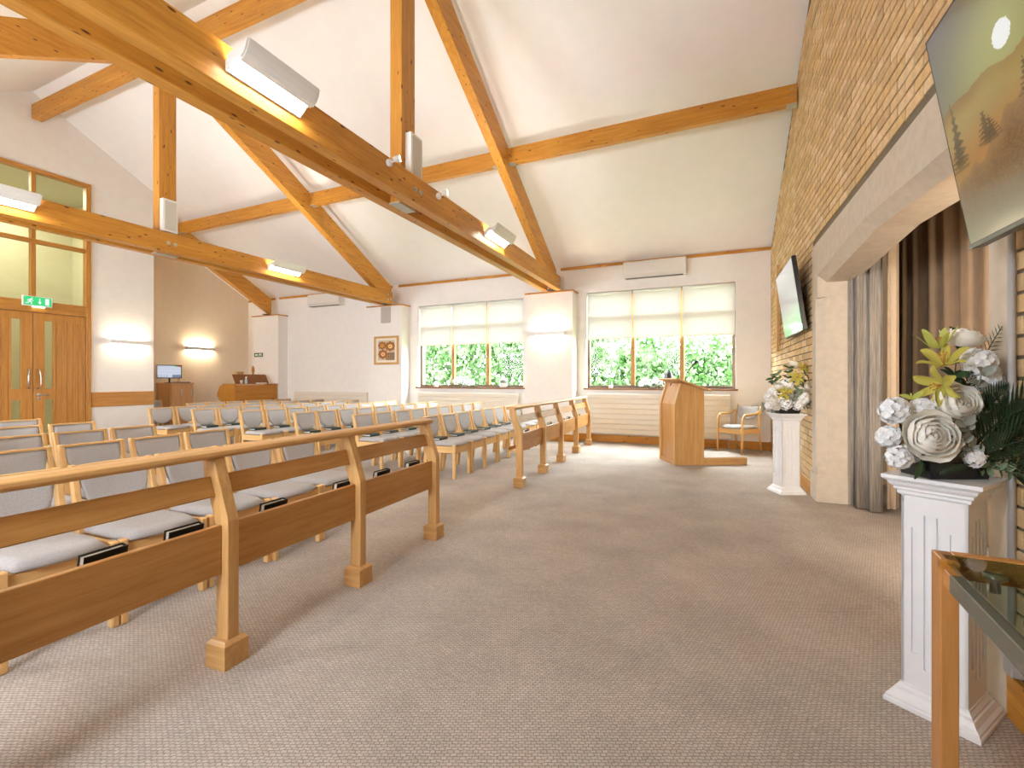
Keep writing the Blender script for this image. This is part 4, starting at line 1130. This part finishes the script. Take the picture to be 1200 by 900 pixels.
fb = thing('flower_arrangement', 'smaller white and yellow flower arrangement on the pedestal beside the arch', 'flowers', (PD2[0], PD2[1], .85), YR_)
tray(fb, .24, .17, .07)
def V(u, v, d=0.0):
    k = (5.02+d)/5.02
    return ((u-922)/109.2*k, d, (484-v)/109.2*k)
for u, v, r, d, dr, mt in ((947, 453, .056, -.03, (.4, -1, .3), m_ivory), (931, 425, .045, .0, (.1, -.4, 1), m_ivory), (902, 467, .055, -.06, (-.5, -.8, .4), m_ivory), (912, 451, .05, -.02, (-.4, -.7, .6), m_ivory), (905, 474, .05, -.08, (-.2, -1, .2), m_ivory)):
    rose(fb, V(u, v, d), r, dr, mt)
for u, v, r, d in ((921, 450, .065, -.02), (936, 466, .070, -.08), (916, 473, .065, -.08), (929, 474, .055, -.09), (899, 474, .05, -.05), (937, 458, .045, -.02), (906, 459, .05, .0), (900, 465, .05, -.02)):
    hydrangea(fb, V(u, v, d), r, m_white, 36)
lily(fb, V(928.5, 442, -.08), .085, (-.05, -1, .25), m_yellow, .25)
lily(fb, V(914.5, 460, -.10), .085, (-.1, -1, .2), m_yellow, .25)
lily(fb, V(941, 431, .0), .080, (.3, -.8, .6), m_yellow, .4)
for (a, bb, n) in (((922, 478, 0), (924, 428, -.02), 7), ((922, 478, 0), (911, 437, .02), 7), ((925, 475, 0), (955, 428, .05), 8), ((925, 475, 0), (952, 445, .02), 7), ((925, 478, -.05), (930, 455, -.12), 5), ((925, 478, -.02), (947, 474, -.06), 5), ((915, 478, 0), (893, 478, .0), 5), ((920, 470, .02), (906, 442, .02), 6)):
    leafy(fb, V(*a), V(*bb), n, .065, .032, random.choice([m_leaf, m_euc, m_leaf2, m_leaf]), 'leaf_sprig')
leafy(fb, V(918, 478, -.05), V(917, 462, -.13), 3, .05, .04, m_euc, 'eucalyptus_sprig'); leafy(fb, V(925, 476, -.05), V(927, 458, -.12), 4, .05, .035, m_euc, 'eucalyptus_sprig')
frond(fb, V(918, 478, .02), V(884, 476, .05), .03, 14, .06, m_palm)

# window sill items
def sill_flowers(label, x, y, z, sc, n, seed):
    random.seed(seed)
    t = thing('sill_flowers', label, 'flowers', (x, y, z))
    b = B(); lathe(b, [(.05*sc, 0), (.07*sc, .03*sc), (.07*sc, .05*sc), (.05*sc, .05*sc)], 12); obj('bowl', b, plain('grey_bowl', (.25, .24, .22), .5, .05), t)
    for i in range(n):
        a = random.uniform(-1, 1); hydrangea(t, (a*.28*sc, random.uniform(-.10, -.03)*sc, (.10+.12*(1-a*a)*random.random())*sc), .075*sc, cloth_mat('petal_sill', (.9, .9, .9), .5), 14)
    for i in range(5):
        a = -1+i/2; leafy(t, (0, 0, .05*sc), (a*.36*sc, -.03*sc, (.04+.16*(1-abs(a)))*sc), 5, .07*sc, .03*sc, m_leaf2 if i % 2 else m_leaf, 'leaf_sprig')
sill_flowers('white flowers in a low bowl on the left window sill', -5.32, 9.15, ZS, .95, 9, 3)
sill_flowers('white flowers trailing on the right window sill behind the lectern', -1.22, 9.13, ZS, .8, 7, 5)
random.seed(11)
t = thing('lidded_jar', 'white lidded jar with a green band on the left window sill', 'jar', (-4.35, 9.16, ZS))
b = B(); lathe(b, [(.07, 0), (.085, .03), (.09, .09), (.085, .10)], 16); obj('body', b, white, t, smooth=True)
b = B(); lathe(b, [(.086, .10), (.094, .12), (.086, .15)], 16); obj('band', b, plain('sage', (.22, .26, .19), .5, .05), t, smooth=True)
b = B(); lathe(b, [(.088, .15), (.08, .18), (.04, .19), (.03, .21), (.035, .23), (.012, .245)], 16); obj('lid', b, white, t, smooth=True)
t = thing('sill_ornament', 'small round white ornament at the left end of the left window sill', 'ornament', (-6.08, 9.16, ZS))
b = B(); lathe(b, [(.03, 0), (.065, .03), (.07, .06), (.055, .10), (.02, .12)], 14); obj('body', b, white, t, smooth=True); box('foot', (-.035, .035, -.035, .035, -.001, .006), white, t)
t = thing('candle_holder', 'small white candle holder on the right window sill', 'candle holder', (-2.02, 9.16, ZS))
b = B(); lathe(b, [(.04, 0), (.04, .06), (.032, .06), (.032, .012)], 14); obj('cup', b, white, t, smooth=True); b = B(); lathe(b, [(.028, .012), (.028, .05)], 12); obj('candle', b, paper, t)
t = thing('dark_ornament', 'small dark pointed ornament on the sill behind the lectern', 'ornament', (-.93, 9.12, ZS))
b = B(); lathe(b, [(.08, .01), (.105, .08), (.10, .18), (.065, .28), (.015, .36)], 7); obj('body', b, plain('dark_clay', (.045, .035, .03), .6, .3), t); box('foot', (-.07, .07, -.07, .07, -.001, .01), black, t)

# ---------------------------------------------------------------- curtains
def curtain(label, pts, z0, z1, mat, amp, waves, n, loc, rot, name='curtain'):
    t = thing(name, label, 'curtain', loc, rot)
    (xa, ya), (xc, yc) = pts; dx, dy = xc-xa, yc-ya; L = math.hypot(dx, dy); nx, ny = -dy/L, dx/L
    A, Bq = [], []
    for i in range(n+1):
        s = i/n; ra, rb = [], []
        o = amp*math.sin(s*waves*2*PI+.6*math.sin(s*17))+.3*amp*math.sin(s*waves*4.7*PI)
        for z in (z0, z0+.3*(z1-z0), z0+.7*(z1-z0), z1):
            f = 1.0+.15*math.sin(z*2+s*9); x, y = xa+dx*s+nx*o*f, ya+dy*s+ny*o*f
            ra.append((x, y, z)); rb.append((x+nx*.004, y+ny*.004, z))
        A.append(ra); Bq.append(rb)
    b = B(); shell(b, A, Bq); obj('drape', b, mat, t, smooth=True)
    b = B(); bx(b, min(xa, xc)-.02, max(xa, xc)+.02, min(ya, yc)-.02, max(ya, yc)+.02, z1+.005, z1+.035); obj('track', b, plain('track', (.1, .09, .08), .5, .05), t)
    return t
def weave_mat(name, c1, c2, sx):
    m, nt, b = mat_new(name); tc = nt.nodes.new('ShaderNodeTexCoord'); mp = nt.nodes.new('ShaderNodeMapping'); mp.inputs['Scale'].default_value = (sx, sx, 2.2)
    n = nt.nodes.new('ShaderNodeTexNoise'); n.inputs['Scale'].default_value = 2; n.inputs['Detail'].default_value = 6
    r = nt.nodes.new('ShaderNodeValToRGB'); r.color_ramp.elements[0].position = .35; r.color_ramp.elements[1].position = .65
    r.color_ramp.elements[0].color = c1+(1,); r.color_ramp.elements[1].color = c2+(1,)
    nt.links.new(tc.outputs['Object'], mp.inputs[0]); nt.links.new(mp.outputs[0], n.inputs['Vector']); nt.links.new(n.outputs['Fac'], r.inputs['Fac']); nt.links.new(r.outputs[0], b.inputs['Base Color'])
    b.inputs['Roughness'].default_value = .8
    return m
brown_c = plain('brown_velvet', (.33, .225, .14), .75, .08, 10)
curtain('long brown pleated curtain at the back of the arched recess', ((1.72, 6.35), (1.72, 2.05)), .03, 2.72, brown_c, .026, 13, 220, (0, 0, 0), 0)
curtain('grey streaked curtain drawn back at the far side of the arch', ((1.10, 5.37), (1.28, 5.15)), .015, 2.70, weave_mat('grey_weave', (.19, .175, .165), (.37, .315, .255), 60), .030, 2.5, 60, (0, 0, 0), 0)
curtain('cream curtain lining beside the grey curtain', ((1.33, 5.14), (1.43, 5.22)), .06, 2.70, plain('cream_lining', (.55, .43, .31), .8, .05), .016, 1.5, 40, (0, 0, 0), 0)

# conduit on the brick beside the near pier
t = thing('conduit', 'grey vertical conduit on the brick beside the near stone pier', 'pipe', (BO[0]-math.sin(BR)*(-6.93)-.028, YF+math.cos(BR)*(-6.93), 0), BR)
b = B(); tube(b, [(0, 0, .17), (0, 0, 1.75)], .011, 10); obj('tube', b, plain('grey_pvc', (.42, .40, .39), .5, .03), t, smooth=True)
box('junction_box', (-.02, .022, -.04, .012, .17, .30), plain('grey_pvc', (.42, .40, .39), .5, .03), t, bev=.004)

# ---------------------------------------------------------------- glass-topped table, right foreground
TX, TY, TZ = .505, 1.60, .752
t = thing('glass_table', 'oak framed glass-topped table in the lower right corner', 'table', (TX, TY, 0), math.radians(-4))
tw, td = .42, .62
for x, y in ((0, 0), (tw-.036, 0), (0, -td), (tw-.036, -td)): box('leg', (x, x+.036, y-.075 if y == 0 else y, y if y == 0 else y+.075, 0, TZ-.002), wood('table', 'z'), t, bev=.002)
box('top_rail', (.036, tw-.036, -.032, 0, TZ-.062, TZ), wood('table', 'x'), t, bev=.002)
box('top_rail', (.036, tw-.036, -td, -td+.032, TZ-.062, TZ), wood('table', 'x'), t, bev=.002)
for x in (0, tw-.032):
    box('rail_block', (x+.004, x+.03, -.125, -.075, TZ-.068, TZ-.024), wood('table', 'y'), t, bev=.002)
    box('side_rail', (x+.004, x+.03, -td+.075, -.125, TZ-.068, TZ-.024), plain('pewter', (.12, .115, .09), .55, .06), t, bev=.002)
box('joint', (.0, .0365, -.0755, -.055, TZ-.03, TZ-.008), wood('organ', 'x'), t)
box('glass_top', (.012, tw-.012, -td+.034, -.034, TZ-.012, TZ-.002), table_glass, t)
for x, y in ((.09, -.11), (tw-.09, -.11)):
    b = B(); lathe(b, [(.010, -.055), (.010, -.03), (.022, -.022), (.024, -.013)], 16, c=(x, y, TZ)); obj('glass_support', b, steel, t, smooth=True)

# ---------------------------------------------------------------- alcove furniture
t = thing('organ', 'small brown console organ in front of the alcove', 'organ', (-11.55, 7.62, 0))
b = B(); prism(b, [(.65, 0), (.65, 1.10), (.22, 1.10), (.10, 1.06), (.0, .88), (.0, .80), (.12, .74), (.12, 0)], 'y', 0, .03); obj('end_cheek', b, wood('organ', 'z'), t)
b = B(); prism(b, [(.65, 0), (.65, 1.10), (.22, 1.10), (.10, 1.06), (.0, .88), (.0, .80), (.12, .74), (.12, 0)], 'y', 1.17, 1.20); obj('end_cheek', b, wood('organ', 'z'), t)
box('back_panel', (.625, .648, .03, 1.17, .05, 1.09), wood('organ', 'y'), t); box('top', (.20, .66, -.01, 1.21, 1.10, 1.12), wood('organ', 'y'), t, bev=.003)
box('key_bed', (.02, .62, .03, 1.17, .72, .80), wood('organ', 'y'), t); box('keys', (.04, .20, .08, 1.12, .80, .82), white, t)
for y in (.14, 1.02): box('vent', (.646, .656, y, y+.10, .66, .72), black, t)
b = B(); bx(b, 0, .02, .12, 1.05, 0, .26, M=Matrix.Translation((.50, 0, 1.12)) @ Matrix.Rotation(math.radians(-28), 4, 'Y')); obj('music_desk', b, wood('dark', 'y'), t)
tm = thing('hand_gel', 'clear hand gel pump bottle on the organ', 'bottle', (-10.98, 7.98, 1.12))
b = B(); lathe(b, [(.03, 0), (.032, .01), (.032, .10), (.014, .12)], 12); obj('body', b, plain('gel', (.45, .55, .62), .2, .02), tm, smooth=True); b = B(); lathe(b, [(.012, .12), (.012, .15), (.02, .152), (.02, .165)], 10); bx(b, -.01, .045, -.008, .008, .165, .178); obj('pump', b, white, tm)
tm = thing('tumbler', 'short clear glass on the organ beside the gel bottle', 'glass', (-10.98, 7.86, 1.12))
b = B(); lathe(b, [(.03, 0), (.035, .09), (.032, .09), (.027, .006)], 12); obj('body', b, plain('frosted', (.55, .52, .48), .2, .02), tm, smooth=True); b = B(); lathe(b, [(.026, .007), (.029, .04)], 12); obj('water', b, plain('gel', (.45, .55, .62), .2, .02), tm)
tm = thing('paper_stack', 'flat stack of papers at the right end of the organ', 'papers', (-11.02, 8.42, 1.12), .1)
box('sheets', (-.10, .08, -.12, .12, 0, .025), paper, tm); box('sheet', (-.09, .07, -.11, .13, .025, .028), plain('blue_paper', (.35, .38, .42), .7, .03), tm)
tm = thing('carved_figure', 'slender brown carved figure standing on the organ', 'figurine', (-11.42, 8.50, 1.121))
b = B(); lathe(b, [(.05, .012), (.05, .03), (.03, .06), (.045, .14), (.05, .20), (.02, .27), (.04, .34), (.03, .42), (.012, .47)], 12); obj('body', b, wood('organ', 'z'), tm, smooth=True); box('plinth', (-.06, .06, -.06, .06, 0, .012), wood('organ', 'x'), tm)
tm = thing('small_stand', 'small brown box on a short stand on the organ, behind its lid', 'box', (-11.44, 8.12, 1.121))
b = B(); tube(b, [(0, 0, 0), (0, 0, .18)], .015, 8); lathe(b, [(.05, 0), (.05, .015)], 12); obj('stand', b, black, tm); box('box', (-.06, .06, -.09, .09, .18, .31), wood('cabinet', 'y'), tm, bev=.004)

t = thing('cabinet', 'brown wooden cabinet under the computer screen in the alcove', 'cabinet', (-12.46, 6.74, 0))
box('body', (0, .54, 0, .52, 0, 1.12), wood('cabinet', 'z'), t); box('top', (-.01, .57, -.012, .532, 1.12, 1.145), wood('cabinet', 'y'), t, bev=.003)
for y0, y1 in ((.02, .258), (.262, .50)):
    d = box('door', (.54, .558, y0, y1, .05, 1.10), wood('cabinet', 'z'), t, bev=.003)
    yy = y1-.03 if y0 > .2 else y1-.02
    box('handle', (.558, .575, yy-.008, yy+.008, .85, 1.0), steel, d)
def desk(s, t):
    if t > .90: return (200, 205, 225) if s < .75 else ((90, 200, 90) if s < .85 else (205, 80, 70))
    if s > .64 and t < .24: return (120, 135, 165)
    if t < .22 and s < .5: return (175, 185, 205) if math.sin(s*50) > 0 else (215, 222, 236)
    if abs(t-.46) < .012 or abs(t-.72) < .01: return (195, 200, 215)
    return (214, 222, 240)
t = thing('monitor', 'lit computer monitor on the alcove cabinet', 'monitor', (-12.17, 6.86, 1.145), math.radians(57))
b = B(); lathe(b, [(.10, 0), (.10, .012)], 16); tube(b, [(0, .02, .01), (0, .02, .15)], .018, 8); obj('stand', b, black, t)
box('case', (-.245, .245, -.02, .02, .11, .43), black, t, bev=.005)
panel('screen', t, .46, .285, 46, 30, desk, attr_mat('screen_glow', 0.5), Matrix.Translation((0, -.0215, .272)))
t = thing('keyboard', 'dark computer keyboard on the alcove cabinet', 'keyboard', (-11.98, 7.05, 1.145), .05)
box('base', (-.07, .07, -.20, .15, 0, .018), plain('kb', (.06, .06, .065), .5, .1), t, bev=.003); box('keys', (-.06, .06, -.19, .14, .018, .026), plain('kb2', (.12, .12, .13), .5, .2, 80), t)
t = thing('flask', 'small pale flask at the back of the alcove cabinet', 'flask', (-12.36, 7.18, 1.145))
b = B(); lathe(b, [(.03, 0), (.03, .10), (.02, .12), (.02, .14)], 12); obj('body', b, plain('flask_cream', (.60, .50, .36), .5, .05), t, smooth=True); b = B(); lathe(b, [(.022, .14), (.022, .16)], 10); obj('cap', b, wood('organ', 'z'), t)
